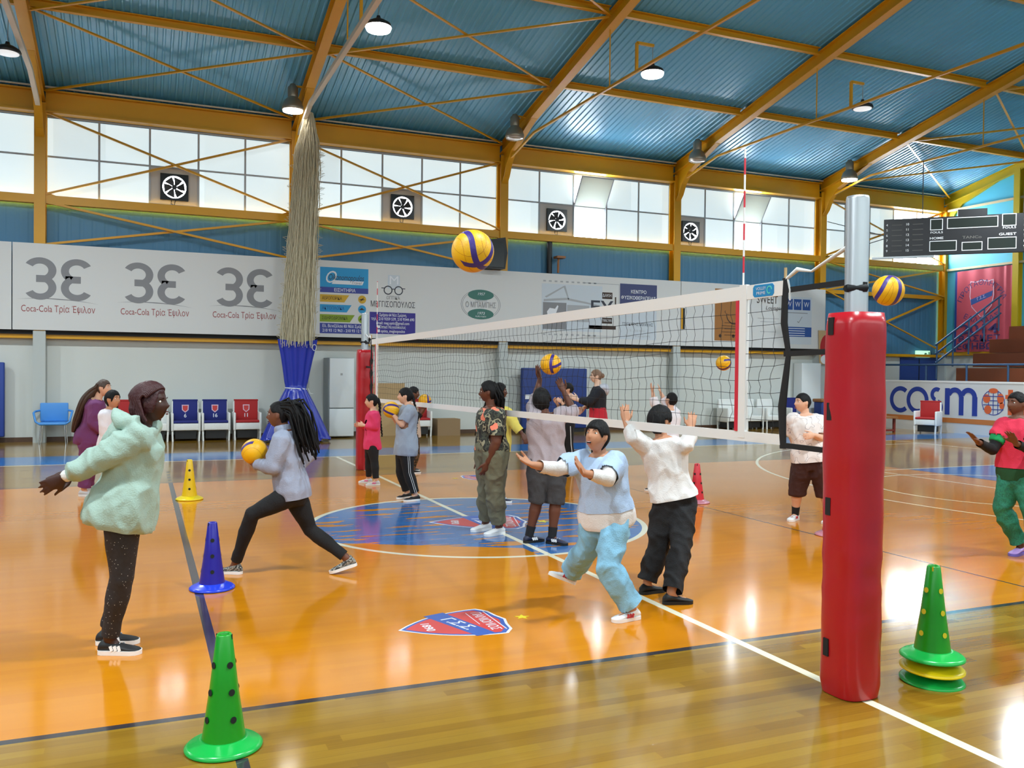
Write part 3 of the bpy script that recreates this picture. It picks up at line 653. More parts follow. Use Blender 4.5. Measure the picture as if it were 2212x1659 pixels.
# ------------------------------------------------------------------ far-wall furniture
def armchair(x, y, rz, cover, num, label, group='white wicker armchairs by the wall'):
    t = thing('wicker_armchair', label, 'chair', (0, 0, 0), group)
    MB().rbox((-.27, -.27, .24), (.27, .22, .40), .02).build('seat', 'chair_white', t)
    MB().rbox((-.29, .17, .24), (.29, .25, .88), .03).build('backrest', 'chair_white', t)
    for sx in (-1, 1): MB().rbox((min(sx*.26, sx*.31), -.29, .22), (max(sx*.26, sx*.31), .24, .63), .02).build('armrest', 'chair_white', t)
    for sx in (-1, 1):
        for yy in (-.26, .22): MB().beam((sx*.285, yy, .24), (sx*.275, yy, 0), .035, .035, up=(0, 1, 0)).build('leg', 'chair_white', t)
    MB().box((-.22, -.2, .05), (.22, .2, .23)).build('underframe', 'black', t)
    if cover:
        cv = MB(); cv.rbox((-.26, .145, .45), (.26, .175, .91), .012); cv.rbox((-.28, -.28, .40), (.26, .16, .455), .02); cv.rbox((-.27, .14, .885), (.27, .27, .92), .012)
        c = cv.build('seat_cover', cover, t)
        if num:
            shapes([[(-.075, .80), (.075, .80), (.07, .68), (0, .62), (-.07, .68)]], (0, .145, 0), EX, EZ, 'flag_white', c, 'crest'); shapes([[(-.055, .78), (.055, .78), (.05, .69), (0, .645), (-.05, .69)]], (0, .142, 0), EX, EZ, 'crest_red', c, 'crest')
            text(num, (0, .143, .55), EX, EZ, .12, 'print_white', c, 'number', bold=.02)
    t.location = (x, y, 0); t.rotation_euler = (0, 0, rz); return t
armchair(-3.80, 12.12, .03, 'cover_red', '', 'white wicker armchair with red cover, mostly hidden behind the hooded girl')
armchair(-3.12, 12.12, 0, None, '', 'bare white wicker armchair half hidden by the hooded girl')
armchair(-2.46, 12.12, 0, 'cover_blue', '6', 'white wicker armchair with blue cover numbered 6')
armchair(-1.82, 12.12, 0, 'cover_blue', '16', 'white wicker armchair with blue cover numbered 16')
armchair(-1.13, 12.12, -.02, 'cover_red', '11', 'white wicker armchair with red cover numbered 11')
armchair(3.0, 12.12, -.1, 'cover_red', '', 'white wicker armchair with red seat cover beside a brown carton')
for i, x in enumerate((12.52, 13.22, 13.92)):
    armchair(x, 12.1, 0, None, '', 'bare white wicker armchair behind the net, '+('left', 'middle', 'right')[i]+' one of three')
armchair(14.75, 12.0, 0, 'cover_blue', '', 'white wicker armchair with navy seat, behind the black net edge')
armchair(17.15, 9.2, -1.15, 'cover_red', '', 'white wicker armchair with red cover before the lettered barrier')
t = thing('plastic_chair', 'light blue plastic armchair with metal legs against the far wall', 'chair', (-5.1, 12.0, 0))
MB().rbox((-.26, -.24, .40), (.26, .22, .46), .025).build('seat', 'chair_blue', t, ); bk = MB(); bk.rbox((-.27, .18, .46), (.27, .225, .86), .02); bk.build('backrest', 'chair_blue', t)
for o in t.children: o.location = (-5.1, 12.0, 0); o.matrix_parent_inverse = Matrix.Translation((-5.1, 12.0, 0)).inverted()
for sx in (-1, 1):
    MB().tube([(-5.1+sx*.27, 12.2, .70), (-5.1+sx*.36, 12.12, .68), (-5.1+sx*.36, 11.86, .66), (-5.1+sx*.32, 11.80, .48), (-5.1+sx*.25, 11.8, .43)], .022, 8).build('armrest', 'chair_blue', t)
    for yy in (11.8, 12.2): MB().tube([(-5.1+sx*.22, yy, .42), (-5.1+sx*.25, yy+.03*(1 if yy > 12 else -1), 0)], .014, 8).build('leg', 'chrome', t)
t = thing('refrigerator', 'tall white two-door refrigerator right of the blue curtain', 'refrigerator', (1.0, 12.2, 0))
MB().rbox((.72, 11.95, .02), (1.33, 12.55, 1.92), .01).build('body', 'fridge_side', t)
d1 = MB().rbox((.74, 11.89, .72), (1.33, 11.95, 1.91), .012).build('door', 'fridge_white', t); d2 = MB().rbox((.74, 11.89, .04), (1.33, 11.95, .70), .012).build('door', 'fridge_white', t)
MB().box((1.0, 11.883, 1.5), (1.05, 11.89, 1.55)).build('badge', 'print_mid', d1)
tag(MB().box((1.86, 12.28, 0), (2.7, 12.34, 1.31)).build('plywood_sheet', 'cardboard'), 'tan board leaning upright on the wall behind the net', 'board')
t = thing('carton', 'brown cardboard carton on the floor beside the red-covered chair', 'carton', (3.75, 12.1, 0)); MB().box((3.45, 11.9, 0), (4.05, 12.35, .42)).build('body', 'box_brown', t); MB().box((3.45, 12.1, .42), (4.05, 12.14, .423)).build('tape', 'cardboard', t)
t = thing('gym_mat', 'large blue gym mat leaning on the far wall behind the net', 'mat', (6.85, 12.3, .1)); MB().rbox((5.92, 12.28, .10), (7.86, 12.42, 1.73), .03).build('cushion', 'mat_blue', t); MB().box((5.94, 12.275, .7), (7.84, 12.28, .715)).build('seam', 'mat_royal', t); MB().box((6.0, 12.27, .9), (6.16, 12.279, 1.02)).build('label', 'print_white', t)
MB().box((6.0, 12.3, 0), (7.8, 12.4, .1)).build('base', 'black', t)
t = thing('gym_mat', 'narrow strip of blue gym mat at the left picture edge', 'mat', (-7, 12.3, .1)); MB().rbox((-8.0, 12.36, .13), (-6.06, 12.5, 1.72), .03).build('cushion', 'mat_royal', t); MB().box((-7.9, 12.38, 0), (-6.2, 12.48, .13)).build('base', 'black', t)
tag(MB().rbox((15.25, 12.2, .02), (16.0, 12.58, 1.98), .02).build('wall_cabinet', 'fridge_white'), 'tall plain white cabinet behind the boy in the scribbled shirt', 'cabinet')
t = thing('ball_cart', 'navy cloth ball cart with brown rim and white straps, beside the red post', 'cart', (16.0, 11.7, 0)); MB().rbox((15.45, 11.55, .25), (16.3, 11.9, .82), .04).build('bag', 'mat_blue', t); MB().rbox((15.42, 11.52, .80), (16.33, 11.93, .90), .03).build('rim', 'wood_brown', t)
MB().tube([(15.75, 11.53, .92), (15.78, 11.53, .3)], .012, 6).tube([(16.1, 11.53, .8), (15.8, 11.53, .4)], .012, 6).build('strap', 'white', t)
for xx in (15.55, 16.2): MB().tube([(xx, 11.72, .26), (xx, 11.72, 0)], .025, 8).build('leg', 'black', t)
t = thing('wall_poster', 'red and white cut-out poster hanging by the end of the sponsor board', 'poster', (16.2, 12.2, 2.4)); MB().prism([(15.95, 1.95), (16.5, 1.95), (16.55, 3.0), (15.9, 3.0)], (0, 12.24, 0), EX, EZ, .02).build('sheet', 'cardboard', t); shapes([oval(16.22, 2.45, .26, .42)], (0, 12.22, 0), EX, EZ, 'cover_red', t, 'printed_shape', .004); shapes([oval(16.15, 2.1, .16, .14)], (0, 12.218, 0), EX, EZ, 'print_white', t, 'printed_shape', .004)
t = thing('spectator_bench', 'dark red wooden bench before the lettered barrier, right of the red post', 'bench', (16.2, 10.1, 0))
for yy in (9.8, 10.5): MB().beam((15.9, yy, 0), (15.9, yy, .78), .06, .06, up=(0, 1, 0)).beam((16.5, yy, 0), (16.5, yy, .42), .06, .06, up=(0, 1, 0)).beam((15.9, yy, .06), (16.5, yy, .06), .05, .05).build('leg', 'wood_red', t)
MB().box((15.86, 9.7, .40), (16.55, 10.6, .45)).build('seat', 'wood_brown', t); MB().box((15.87, 9.7, .72), (15.93, 10.6, .80)).build('backrest', 'wood_red', t)

# ------------------------------------------------------------------ gathered divider curtain with its net
t = thing('divider_curtain', 'gathered beige hanging net with tied blue curtain below it', 'curtain', (-.1, 11.15, 0))
rnd = random.Random(3)
def net_c(z):       # centre and half width of the bundle at height z
    k = max(0, min(1, (7.46-z)/5.26)); cx = .10+(-.15-.10)*k
    hw = .05+.26*min(1, k/.18)**.8 if k < .18 else .31+.10*(k-.18)/.82
    return cx, hw
core = MB(); rings = []
for i in range(40):
    z = 7.46-5.2*i/39; cx, hw = net_c(z); rings.append([(cx+hw*.72*math.cos(a)*(1+.10*math.sin(3*a+i)), 11.15+hw*.5*math.sin(a)*(1+.12*math.sin(5*a+i*.7)), z) for a in [2*PI*j/20 for j in range(20)]])
core.loft(rings).build('gathered_net', 'net_core', t)
cords = MB()
for i in range(150):
    a = rnd.uniform(0, 2*PI); q = rnd.uniform(.62, 1.0); pts = []; ph = rnd.uniform(0, 9); end = 2.25-rnd.uniform(0, .14)
    nz = 26
    for j in range(nz+1):
        z = 7.44-(7.44-end)*j/nz; cx, hw = net_c(z)
        pts.append((cx+hw*q*math.cos(a)+.014*math.sin(ph+j*1.9), 11.15+hw*.7*q*math.sin(a)+.014*math.cos(ph+j*2.3), z))
    cords.tube(pts, .0065, 4, cap=False)
for i in range(90):     # loose meshes that stand off at the edges
    z = rnd.uniform(2.3, 6.6); cx, hw = net_c(z); sg = rnd.choice((-1, 1)); e = rnd.uniform(.02, .10)
    cords.tube([(cx+sg*hw*.9, 11.15+rnd.uniform(-.1, .1), z), (cx+sg*(hw+e), 11.1, z-.02), (cx+sg*hw*.92, 11.15, z-.07)], .005, 4, cap=False)
cords.build('net_cord', 'net_beige', t)['kind'] = 'stuff'
cu = []
for i in range(45):
    z = 2.24-2.22*i/44
    if z > 1.19: k = (2.24-z)/1.05; hw = .43-.20*k**.8; cx = -.14-.03*k
    else: k = (1.19-z)/1.17; hw = .23+.53*k**.9; cx = -.17+.02*k
    dp = hw*(.45 if z > 1.19 else .62)
    fold = .09*(1 if z > 1.3 else .35+.9*max(0, (1.19-z)))
    cu.append([(cx+(hw*(1+fold*.5*math.sin(11*a+z*1.2)))*math.cos(a), 11.15+dp*(1+fold*1.6*math.sin(11*a+z))*math.sin(a), z+(.07*abs(math.cos(a)) if i == 0 else 0)+(.02*math.sin(7*a)+.03 if i == 44 else 0)) for a in [2*PI*j/132 for j in range(132)]])
MB().loft(cu, cap=False).build('curtain', 'curtain_blue', t)
MB().tube([(-.17+.235*math.cos(2*PI*j/24), 11.15+.125*math.sin(2*PI*j/24), 1.2-.015*math.cos(2*PI*j/24)) for j in range(25)], .013, 6).tube([(.1, 11.1, 1.2), (.13, 11.05, 1.1), (.2, 11.06, 1.08)], .006, 5).build('tie_rope', 'rope_white', t)
MB().tube([(.21+.045*math.cos(2*PI*j/14), 10.98, 2.13+.07*math.sin(2*PI*j/14)) for j in range(15)], .007, 5).build('ring', 'rope_white', t)
MB().tube([(.1, 11.15, 7.44), (0, 11.1, 7.5)], .02, 6).build('hanger', 'steel', t)

# ------------------------------------------------------------------ volleyball posts and net
def topz(y): return 2.165-.0062*y
def botz(y): return 1.19-.0115*y
def post(yc, label, near):
    t = thing('volleyball_post', label, 'post', (0, yc, 0), 'padded volleyball posts')
    MB().lathe([(.058, 0), (.058, 2.56), (.054, 2.575), (.001, 2.575)], 32, (0, yc, 0)).build('pole', 'aluminium', t)
    rings = []; rr = random.Random(5)
    for i in range(34):
        z = .004+1.97*i/33; ring = []
        bul = .0015*math.sin(i*1.3)+(-.005 if i in (10, 11) else 0)+(.002 if i in (9, 12) else 0)+.006*math.exp(-((z-1.35)/.25)**2)
        for j in range(48):
            a = 2*PI*j/48; c_, s_ = math.cos(a), math.sin(a)
            r = .128/((abs(c_)**3.2+abs(s_)**3.2)**(1/3.2))+bul+.0012*math.sin(3*a+i*.7)
            if i in (0, 33): r -= .010
            ring.append((r*c_, yc+r*s_, z))
        rings.append(ring)
    rings.append([(.062*math.cos(2*PI*j/48), yc+.062*math.sin(2*PI*j/48), 1.972) for j in range(48)])
    pd = MB().loft(rings, cap=False).build('pad', 'pad_red', t)
    if near:
        for z in (1.86, 1.42, .93, .20): MB().box((-.1335, yc+.02, z), (-.120, yc+.055, z+.09)).build('fastener', 'strap_black', pd)
    else:
        for k in range(7): z = .5+.2*k; MB().prism([(0, 0), (.035, .05), (.045, .1), (.02, .16), (-.005, .1)], (.06, yc-.137, z), EX, EZ, .01).build('fastener', 'strap_black', pd)
    MB().box((-.012, yc-.062, 2.08), (.012, yc+.062, 2.13)).tube([(-.062, yc, 2.10), (0, yc+.063, 2.10), (.062, yc, 2.10), (0, yc-.063, 2.10), (-.062, yc, 2.10)], .02, 8).build('strap_loop', 'strap_black', t)
    return t
post(-5.42, 'silver post in tall red pad, standing close on the white centre line', True)
post(5.30, 'silver post in red pad at the far net end, by the girl in pink', False)
NY0, NY1 = -4.88, 4.85
nt_ = thing('volleyball_net', 'black volleyball net with white tapes strung between the two red padded posts', 'net', (0, 0, topz(0)))
def band(ya, yb, zf, h, m, name, t_=.006, n=24):
    mb = MB(); rings = []
    for i in range(n+1):
        y = ya+(yb-ya)*i/n; z = zf(y); w = .003*math.sin(y*3.1)
        rings.append([(w-t_, y, z-h/2), (w+t_, y, z-h/2), (w+t_, y, z+h/2), (w-t_, y, z+h/2)])
    return mb.loft(rings, smooth=False).build(name, m, nt_)
tp = band(NY0, NY1, lambda y: topz(y)-.045, .085, 'tape_white', 'top_tape'); band(NY0, NY1, lambda y: botz(y)+.03, .06, 'tape_white', 'bottom_tape')
bz = topz(-4.7)-.045
shapes([[(-.08, -.036), (.08, -.036), (.094, -.022), (.094, .022), (.08, .036), (-.08, .036), (-.094, .022), (-.094, -.022)]], (-.0085, -4.70, bz), (0, -1, 0), EZ, 'badge_blue', tp, 'badge', .002)
shapes([arc_strip(.055, 0, .02, .008, 0, 300)], (-.0085, -4.70, bz), (0, -1, 0), EZ, 'badge_teal', tp, 'badge_ring', .004)
text('VOLLEY', (-.0085, -4.68, bz+.012), (0, -1, 0), EZ, .026, 'print_white', tp, 'badge_text', width=.09, depth=.004); text('PRIME', (-.0085, -4.68, bz-.015), (0, -1, 0), EZ, .026, 'print_white', tp, 'badge_text', width=.08, depth=.004)
net = MB(); rr = random.Random(11); NV, NH = 98, 9
def npos(i, j):
    y = NY0+(NY1-NY0)*i/NV; a, b_ = topz(y)-.085, botz(y)+.06; z = a+(b_-a)*j/(NH+1)
    return y, z
wob = {}
def nk(i, j):
    if (i, j) not in wob:
        y, z = npos(i, j); s = math.sin(PI*j/(NH+1))
        wob[(i, j)] = Vector((.010*math.sin(i*.33+j*.9)*s, y+s*(.022*math.sin(i*.21+j*1.15)+.012*math.sin(j*2.2))+rr.uniform(-.006, .006)*s, z+rr.uniform(-.004, .004)*s-.012*s*math.sin(i*.4)))
    return wob[(i, j)]
for i in range(1, NV):
    pts = []
    for j in range(NH+2):
        a = nk(i, j); pts.append(a)
        if j < NH+1:
            b_ = nk(i, j+1); pts.append((a+b_)/2+Vector((.004, .012*math.sin(j*2.6+i*.5), 0)))
    net.tube(pts, 0.0015, 4, cap=False)
for j in range(1, NH+1):
    net.tube([nk(i, j) for i in range(NV+1)], 0.0015, 4, cap=False)
    for i in range(1, NV): net.ell(nk(i, j), (.0036, .0036, .0036), n=4)
net.build('netting', 'cord_black', nt_)
for y, sg in ((NY0, -1), (NY1, 1)):
    pts = [(0, y, topz(y)+.01), (0, y-sg*.005, topz(y)-.25), (0, y+sg*.035, (topz(y)+botz(y))/2+.05), (0, y-sg*.012, botz(y)+.22), (0, y, botz(y)-.02)]
    MB().tube(pts, [.026, .03, .022, .036, .028], 8, flat=.35, up=(1, 0, 0)).build('side_band', 'strap_black', nt_)
    yp = sg*5.36
    for z0, z1 in ((topz(y)-.06, topz(y)-.055), ((topz(y)+botz(y))/2+.05, (topz(y)+botz(y))/2+.06), (botz(y)+.0, botz(y)+.0)):
        MB().beam((0, y, z0), (0, yp if z0 > 2 else yp-sg*.07, z1), .012, .03).build('strap', 'strap_black', nt_)
    MB().tube([(0, y, topz(y)), (0, y+sg*.1, topz(y)+.05), (.01, y+sg*.2, topz(y)+.03), (0, yp, topz(y)+.13)], [.008, .014, .007, .012], 6).tube([(0, y+sg*.02, topz(y)), (-.01, y+sg*.05, topz(y)-.06), (0, y+sg*.04, topz(y)-.12)], .006, 5).build('rope', 'rope_white', nt_)
    MB().tube([(0, y, topz(y)), (0, y, topz(y)+.07)], .009, 6).build('dowel', 'cardboard', nt_)
for y in (-4.5, 4.5):
    MB().box((-.012, y-.045, botz(y)+.02), (.012, y+.02, topz(y)+.005)).build('side_tape', 'tape_white', nt_)
    MB().box((-.016, y+.02, botz(y)+.06), (.016, y+.05, topz(y)-.09)).build('antenna_sleeve', 'antenna_red', nt_)
    a = MB(); z = topz(y)-.02; k = 0
    while z < 3.02: a.tube([(0, y, z), (0, y, min(3.03, z+.1))], .006, 8, m=k % 2); z += .1; k += 1
    a.build('antenna', ['tape_white', 'antenna_red'], nt_)

# ------------------------------------------------------------------ cones
def cone(x, y, z0, mb_, mr, label, holes='hole_dark', group=None, rz=0, full=True, tilt=0):
    t = thing('training_cone', label, 'cone', (x, y, z0), group)
    t.rotation_euler = (tilt, 0, rz); Hc = .5
    prof = [(.092, .045), (.060, .27), (.034, .492), (.028, .5), (.022, .495), (.05, .27), (.082, .045)] if full else [(.092, .045), (.075, .16), (.066, .16), (.082, .045)]
    h = MB().lathe(prof, 40, cap=False)
    if full:
        for z in (.14, .255, .37):
            r = .092-.059*(z-.045)/.447
            for a in range(4):
                an = PI/4+a*PI/2+.35; d = Vector((math.cos(an), math.sin(an), .13)).normalized(); s_, u_ = frame(d)
                o = Vector((math.cos(an), math.sin(an), 0))*(r+.0008)+Vector((0, 0, z)); h.prism(oval(0, 0, .0145, .0145, 16), o, s_, u_, .001 if s_.cross(u_).dot(d) > 0 else -.001, m=1)
        for a in (0, 1): h.prism(rect(-.004, -.03, .004, 0), Vector((math.cos(a*PI+.2)*.034, math.sin(a*PI+.2)*.034, .497)), (-math.sin(a*PI+.2), math.cos(a*PI+.2), 0), (0, 0, 1), .002, m=1)
    b = h.build('body', [mb_, holes]); b.parent = t
    pr = [(.164, .004), (.165, .012), (.15, .024), (.142, .024), (.128, .034), (.12, .034), (.105, .046), (.09, .048), (.085, .040), (.10, .030), (.15, .010), (.158, 0)]
    br = MB().lathe(pr+[pr[0]], 56, cap=False).build('brim', mr, None); br.parent = t
    return t
cone(-3.06, -4.90, 0, 'cone_green', 'brim_green', 'large green cone standing near the camera on the dark line', rz=-.7)
cone(-2.90, -2.00, 0, 'cone_blue', 'brim_blue', 'dark blue cone on the dark line, by the running girl', rz=.37)
cone(-2.83, 2.74, 0, 'cone_yellow', 'brim_yellow', 'single yellow cone on the dark line toward the far wall', rz=.38)
cone(3.12, .38, 0, 'cone_red', 'brim_pink', 'red cone with pale pink base, right of the black-trousered boy', rz=.8)
cone(3.14, -1.95, 0, 'cone_red', 'brim_pink', 'red cone half hidden behind the near padded post', rz=.3)
cone(.55, -5.45, 0, 'cone_green', 'brim_green', 'bottom green cone of the small stack, only its brim showing', full=False, tilt=.05, group='stacked cones by the near post')
cone(.55, -5.45, .066, 'cone_yellow', 'brim_yellow', 'middle yellow cone of the small stack, only its brim showing', full=False, tilt=.04, group='stacked cones by the near post')
cone(.55, -5.45, .13, 'cone_green', 'brim_green', 'top green cone of the small stack beside the near post', holes='hole_yellow', rz=.4, group='stacked cones by the near post')

# ------------------------------------------------------------------ volleyballs
def ball_mat():
    m = mat('ball_leather', (236, 178, 10), .42, bump=.1, bscale=150); nt = m.node_tree; b = nt.nodes['Principled BSDF']
    tc = nt.nodes.new('ShaderNodeTexCoord'); x = nt.nodes.new('ShaderNodeSeparateXYZ'); nt.links.new(tc.outputs['Object'], x.inputs[0])
    X, Y, Z = (N(nt, x.outputs[i])*9.6 for i in range(3))
    b1 = ((Z+X*Y*.55-.05).abs()).lt(.155)*X.gt(-.62); b2 = ((X*.8-Y*.6+Z*.25-Z*Z*.3).abs()).lt(.15)*Z.gt(-.75)
    se = ((Z*1.0+X*Y*.55-.05).abs()-.5).abs().lt(.012).max(((X*.8-Y*.6+Z*.25-Z*Z*.3).abs()-.5).abs().lt(.012))
    mx = nt.nodes.new('ShaderNodeMix'); mx.data_type = 'RGBA'; mx.inputs[6].default_value = lin((238, 178, 14))+(1,); mx.inputs[7].default_value = lin((196, 120, 8))+(1,); nt.links.new(se.s, mx.inputs[0])
    m2 = nt.nodes.new('ShaderNodeMix'); m2.data_type = 'RGBA'; nt.links.new(mx.outputs[2], m2.inputs[6]); m2.inputs[7].default_value = lin((62, 42, 128))+(1,); nt.links.new((b1.max(b2)).s, m2.inputs[0])
    nt.links.new(m2.outputs[2], b.inputs['Base Color'])
ball_mat()
_bm = MB().ell((0, 0, 0), (.104, .104, .104), n=48).mesh('volleyball'); _bm.materials.append(MATS['ball_leather'])
def ball(loc, rot, label):
    o = link('volleyball', _bm); o.location = loc; o.rotation_euler = rot; tag(o, label, 'ball', 'yellow and violet volleyballs'); return o
ball((-1.91, -4.87, 2.24), (-0.917, 0.008, -1.956), 'large near volleyball in mid-air above the camouflage-top girl')
ball((1.28, -4.41, 2.23), (.9, 2.6, -.4), 'volleyball in mid-air right of the near silver post')
ball((3.9, .91, 1.79), (2.6, .4, 0), 'small volleyball in mid-air seen through the net near the antenna')
ball((.33, -1.10, 1.725), (.2, .1, .2), 'volleyball raised overhead by the boy in the mauve sweatshirt')
ball((-.50, 1.80, 1.15), (.4, .9, -.6), 'volleyball held at chest by the braided child in grey tee')
ball((.745, 4.36, 1.165), (.1, .2, .9), 'volleyball held behind the grey-tee child, by the tan sweater')
ball((-2.555, -1.62, .985), (.5, .3, 2.2), 'volleyball tucked in the arm of the running girl')

# ------------------------------------------------------------------ crests painted on the floor
def crest(cx, cy, L, ang, label):
    up = Vector((math.cos(ang), math.sin(ang), 0)); rt = Vector((math.sin(ang), -math.cos(ang), 0)); o = Vector((cx, cy, .0006)); w = L*.41
    t = thing('floor_crest', label, 'floor emblem', (cx, cy, 0), 'club crests on the floor')
    def sh(k): return [(x*w*k, y*L*k) for x, y in ([(0, .5), (.35, .46), (.72, .44), (.98, .36)]+[(1.0-.02*i-1.0*(i/9)**2.6*.82, .36-.86*i/9) for i in range(1, 9)]+[(0, -.5)])]
    def both(p): return p+[(-x, y) for x, y in p[-2:0:-1]]
    MB().prism(both(sh(1)), o, rt, up, .0006).build('border', 'crest_white', t); MB().prism(both(sh(.95)), o, rt, up, .0010).build('shield', 'crest_blue', t); MB().prism(both(sh(.87)), o, rt, up, .0014).build('field', 'crest_red', t)
    MB().prism([(-w*.80, -L*.17), (w*.93, L*.08), (w*.90, L*.26), (-w*.93, L*.03)], o, rt, up, .0018).build('sash', 'crest_blue', t)
    text('ΠΑΝΙΩΝΙΟΣ', o+up*L*.30, rt, up, L*.13, 'crest_white', t, 'lettering', width=w*1.35, depth=.0022, bold=.01)
    MB().prism(rect(-w*.7, L*.385, w*.7, L*.395), o, rt, up, .0022).prism(rect(-w*.7, L*.215, w*.2, L*.222), o, rt, up, .0022).build('rule', 'crest_white', t)
    text('Γ.Σ.Σ.', o+up*L*.045, (rt+up*.27*L/w*.5).normalized(), (up-rt*.2).normalized(), L*.16, 'crest_white', t, 'lettering', width=w*.95, depth=.0022, bold=.02)
    text('1890', o-up*L*.24, rt, up, L*.11, 'crest_white', t, 'lettering', width=w*.55, depth=.0022, bold=.02)
    st = [((.075 if i % 2 == 0 else .032)*L*math.sin(PI*i/5), (.075 if i % 2 == 0 else .032)*L*math.cos(PI*i/5)) for i in range(10)]
    MB().prism(st, o+up*L*.66, rt, up, .0012).build('star', 'star_yellow', t)
crest(-1.52, -3.53, .74, 0, 'red and blue shield crest with star on the floor nearest the camera')
crest(0, 0, 1.08, -.30, 'shield crest in the worn blue centre circle on the floor')
crest(1.52, 3.7, .74, PI, 'shield crest on the orange floor far behind the camouflage-top girl')

# ------------------------------------------------------------------ scoreboard
A_ = Vector((15.44, 9.19, 0)); D_ = Vector((.709, -.705, 0)); Nn = Vector((-.705, -.709, 0))
t = thing('scoreboard', 'wide black hanging scoreboard at the upper right', 'scoreboard', (17, 7.7, 4.9))
MB().prism(rect(-.06, 4.90, 4.3, 5.91), A_-Nn*.16, D_, EZ, .16).build('cabinet', 'board_black', t)
MB().prism(rect(1.76, 5.91, 2.46, 6.09), A_-Nn*.14, D_, EZ, .10).build('horn_box', 'board_black', t)
MB().prism(rect(-.35, 4.84, 1.2, 4.89), A_-Nn*.10, D_, EZ, .10).build('bracket', 'steel', t)
def fr(x0, z0, x1, z1):
    w = .018
    shapes([rect(x0+w, z0+w, x1-w, z1-w)], A_, D_, EZ, 'board_screen', t, 'display', .003)
    shapes([rect(x0, z0, x1, z0+w), rect(x0, z1-w, x1, z1), rect(x0, z0+w, x0+w, z1-w), rect(x1-w, z0+w, x1, z1-w)], A_, D_, EZ, 'board_white', t, 'display_frame', .005)
fr(1.09, 5.56, 1.40, 5.86); fr(1.50, 5.58, 2.71, 5.87); fr(2.80, 5.59, 3.13, 5.91); fr(1.08, 4.99, 1.74, 5.27); fr(1.86, 4.98, 2.35, 5.21); fr(2.47, 4.99, 3.14, 5.30)
def bt(s, x, z, size, w=None, m='board_white', **k): text(s, A_+D_*x+EZ*z, D_, EZ, size, m, t, 'lettering', width=w, depth=.004, **k)
bt('FOULS', 1.25, 5.495, .08, .30); bt('FOULS', 2.97, 5.545, .08, .30); bt('HOME', 1.25, 5.34, .09, .33, bold=.01); bt('GUEST', 2.93, 5.375, .09, .40, bold=.01); bt('TANCo', 2.10, 5.33, .10, .46, 'board_grey', bold=.02)
for i in range(6):
    z = 5.75-.142*i
    for x, s in ((.02, str(4+i)), (.53, str(10+i)), (3.32, str(4+i)), (3.82, str(10+i))): bt(s, x, z, .09, None, bold=.01)
    shapes([rect(.14, z-.01, .40, z+.004), rect(.66, z-.01, .92, z+.004)], A_, D_, EZ, 'board_grey', t, 'score_row', .001)
MB().tube([A_+D_*.9+EZ*5.9, A_+D_*.9+EZ*7.45], .012, 6).tube([A_+D_*3.3+EZ*5.9, A_+D_*3.3+EZ*7.6], .012, 6).tube([A_+EZ*5.45, Vector((16.3, 12.35, 6.4))], .012, 5).tube([A_+EZ*5.4, Vector((16.25, 12.35, 5.3))], .012, 5).build('hanger', 'board_black', t)

# ------------------------------------------------------------------ right end: barrier, stand, rails, flag, door
t = thing('lettered_barrier', 'white barrier board with big blue lettering at the right end', 'barrier', (18, 9, 0))
MB().box((18.0, -11.5, 0), (18.1, 11.58, 1.47)).build('panel', 'banner_white', t); MB().box((17.99, -11.5, 1.44), (18.11, 11.58, 1.49)).build('top_trim', 'white', t)
NYv = (0, -1, 0)
shapes([rect(-11.5, .29, 11.5, .43)], (17.995, 0, 0), NYv, EZ, 'logo_stripe', t, 'stripe')
def ring_letter(y, a0, a1): return arc_strip(-y, .90, .335, .135, a0, a1, 30, 1.0)
lt = [ring_letter(10.98, 50, 310), ring_letter(10.34, 0, 360)]
lt += [arc_strip(-9.66, 1.085, .155, .12, 55, 255, 16), arc_strip(-9.66, .72, .165, .12, -125, 75, 16), [(-9.83, 1.03), (-9.72, .93), (-9.5, .77), (-9.5, .66), (-9.62, .86), (-9.78, .98)]]
lt += [rect(-9.37, .52, -9.21, 1.28), rect(-8.90, .52, -8.75, 1.05), rect(-8.47, .52, -8.31, 1.05), arc_strip(-9.04, 1.03, .205, .14, 0, 165, 14), arc_strip(-8.60, 1.03, .205, .14, 0, 165, 14)]
for i_, q in enumerate(lt): shapes([q], (17.997, 0, 0), NYv, EZ, 'logo_blue', t, 'lettering', .002+.0006*i_)
gl = [arc_strip(-7.82, .92, r, .02, 0, 360, 28, 1.0) for r in (.34,)]+[rect(-7.83+dx, .6, -7.81+dx, 1.24) for dx in (-.14, 0, .14)]+[rect(-8.13, .9+dz, -7.51, .92+dz) for dz in (-.18, -.06, .06, .18)]
for i_, q in enumerate(gl): shapes([q], (17.995, 0, 0), NYv, EZ, 'logo_blue', t, 'globe', .001+.0003*i_)
shapes([oval(-7.82, 1.24, .14, .07), oval(-8.02, 1.02, .11, .12), oval(-7.60, 1.03, .1, .14), oval(-7.98, .72, .11, .12), oval(-7.56, .84, .07, .09)], (17.994, 0, 0), NYv, EZ, 'logo_orange', t, 'globe')
for i_, q in enumerate((rect(-7.38, .60, -7.24, 1.28), rect(-7.46, 1.03, -7.08, 1.14), arc_strip(-7.12, .68, .13, .12, 180, 290, 10))): shapes([q], (17.995, 0, 0), NYv, EZ, 'logo_orange', t, 'lettering', .002+.0006*i_)
text('e', (17.995, 6.75, .9), NYv, EZ, 1.1, 'logo_orange', t, 'lettering', bold=.03)
t = thing('bleachers', 'brown stepped spectator stand at the right edge behind the barrier', 'bleachers', (19.9, 0, 0))
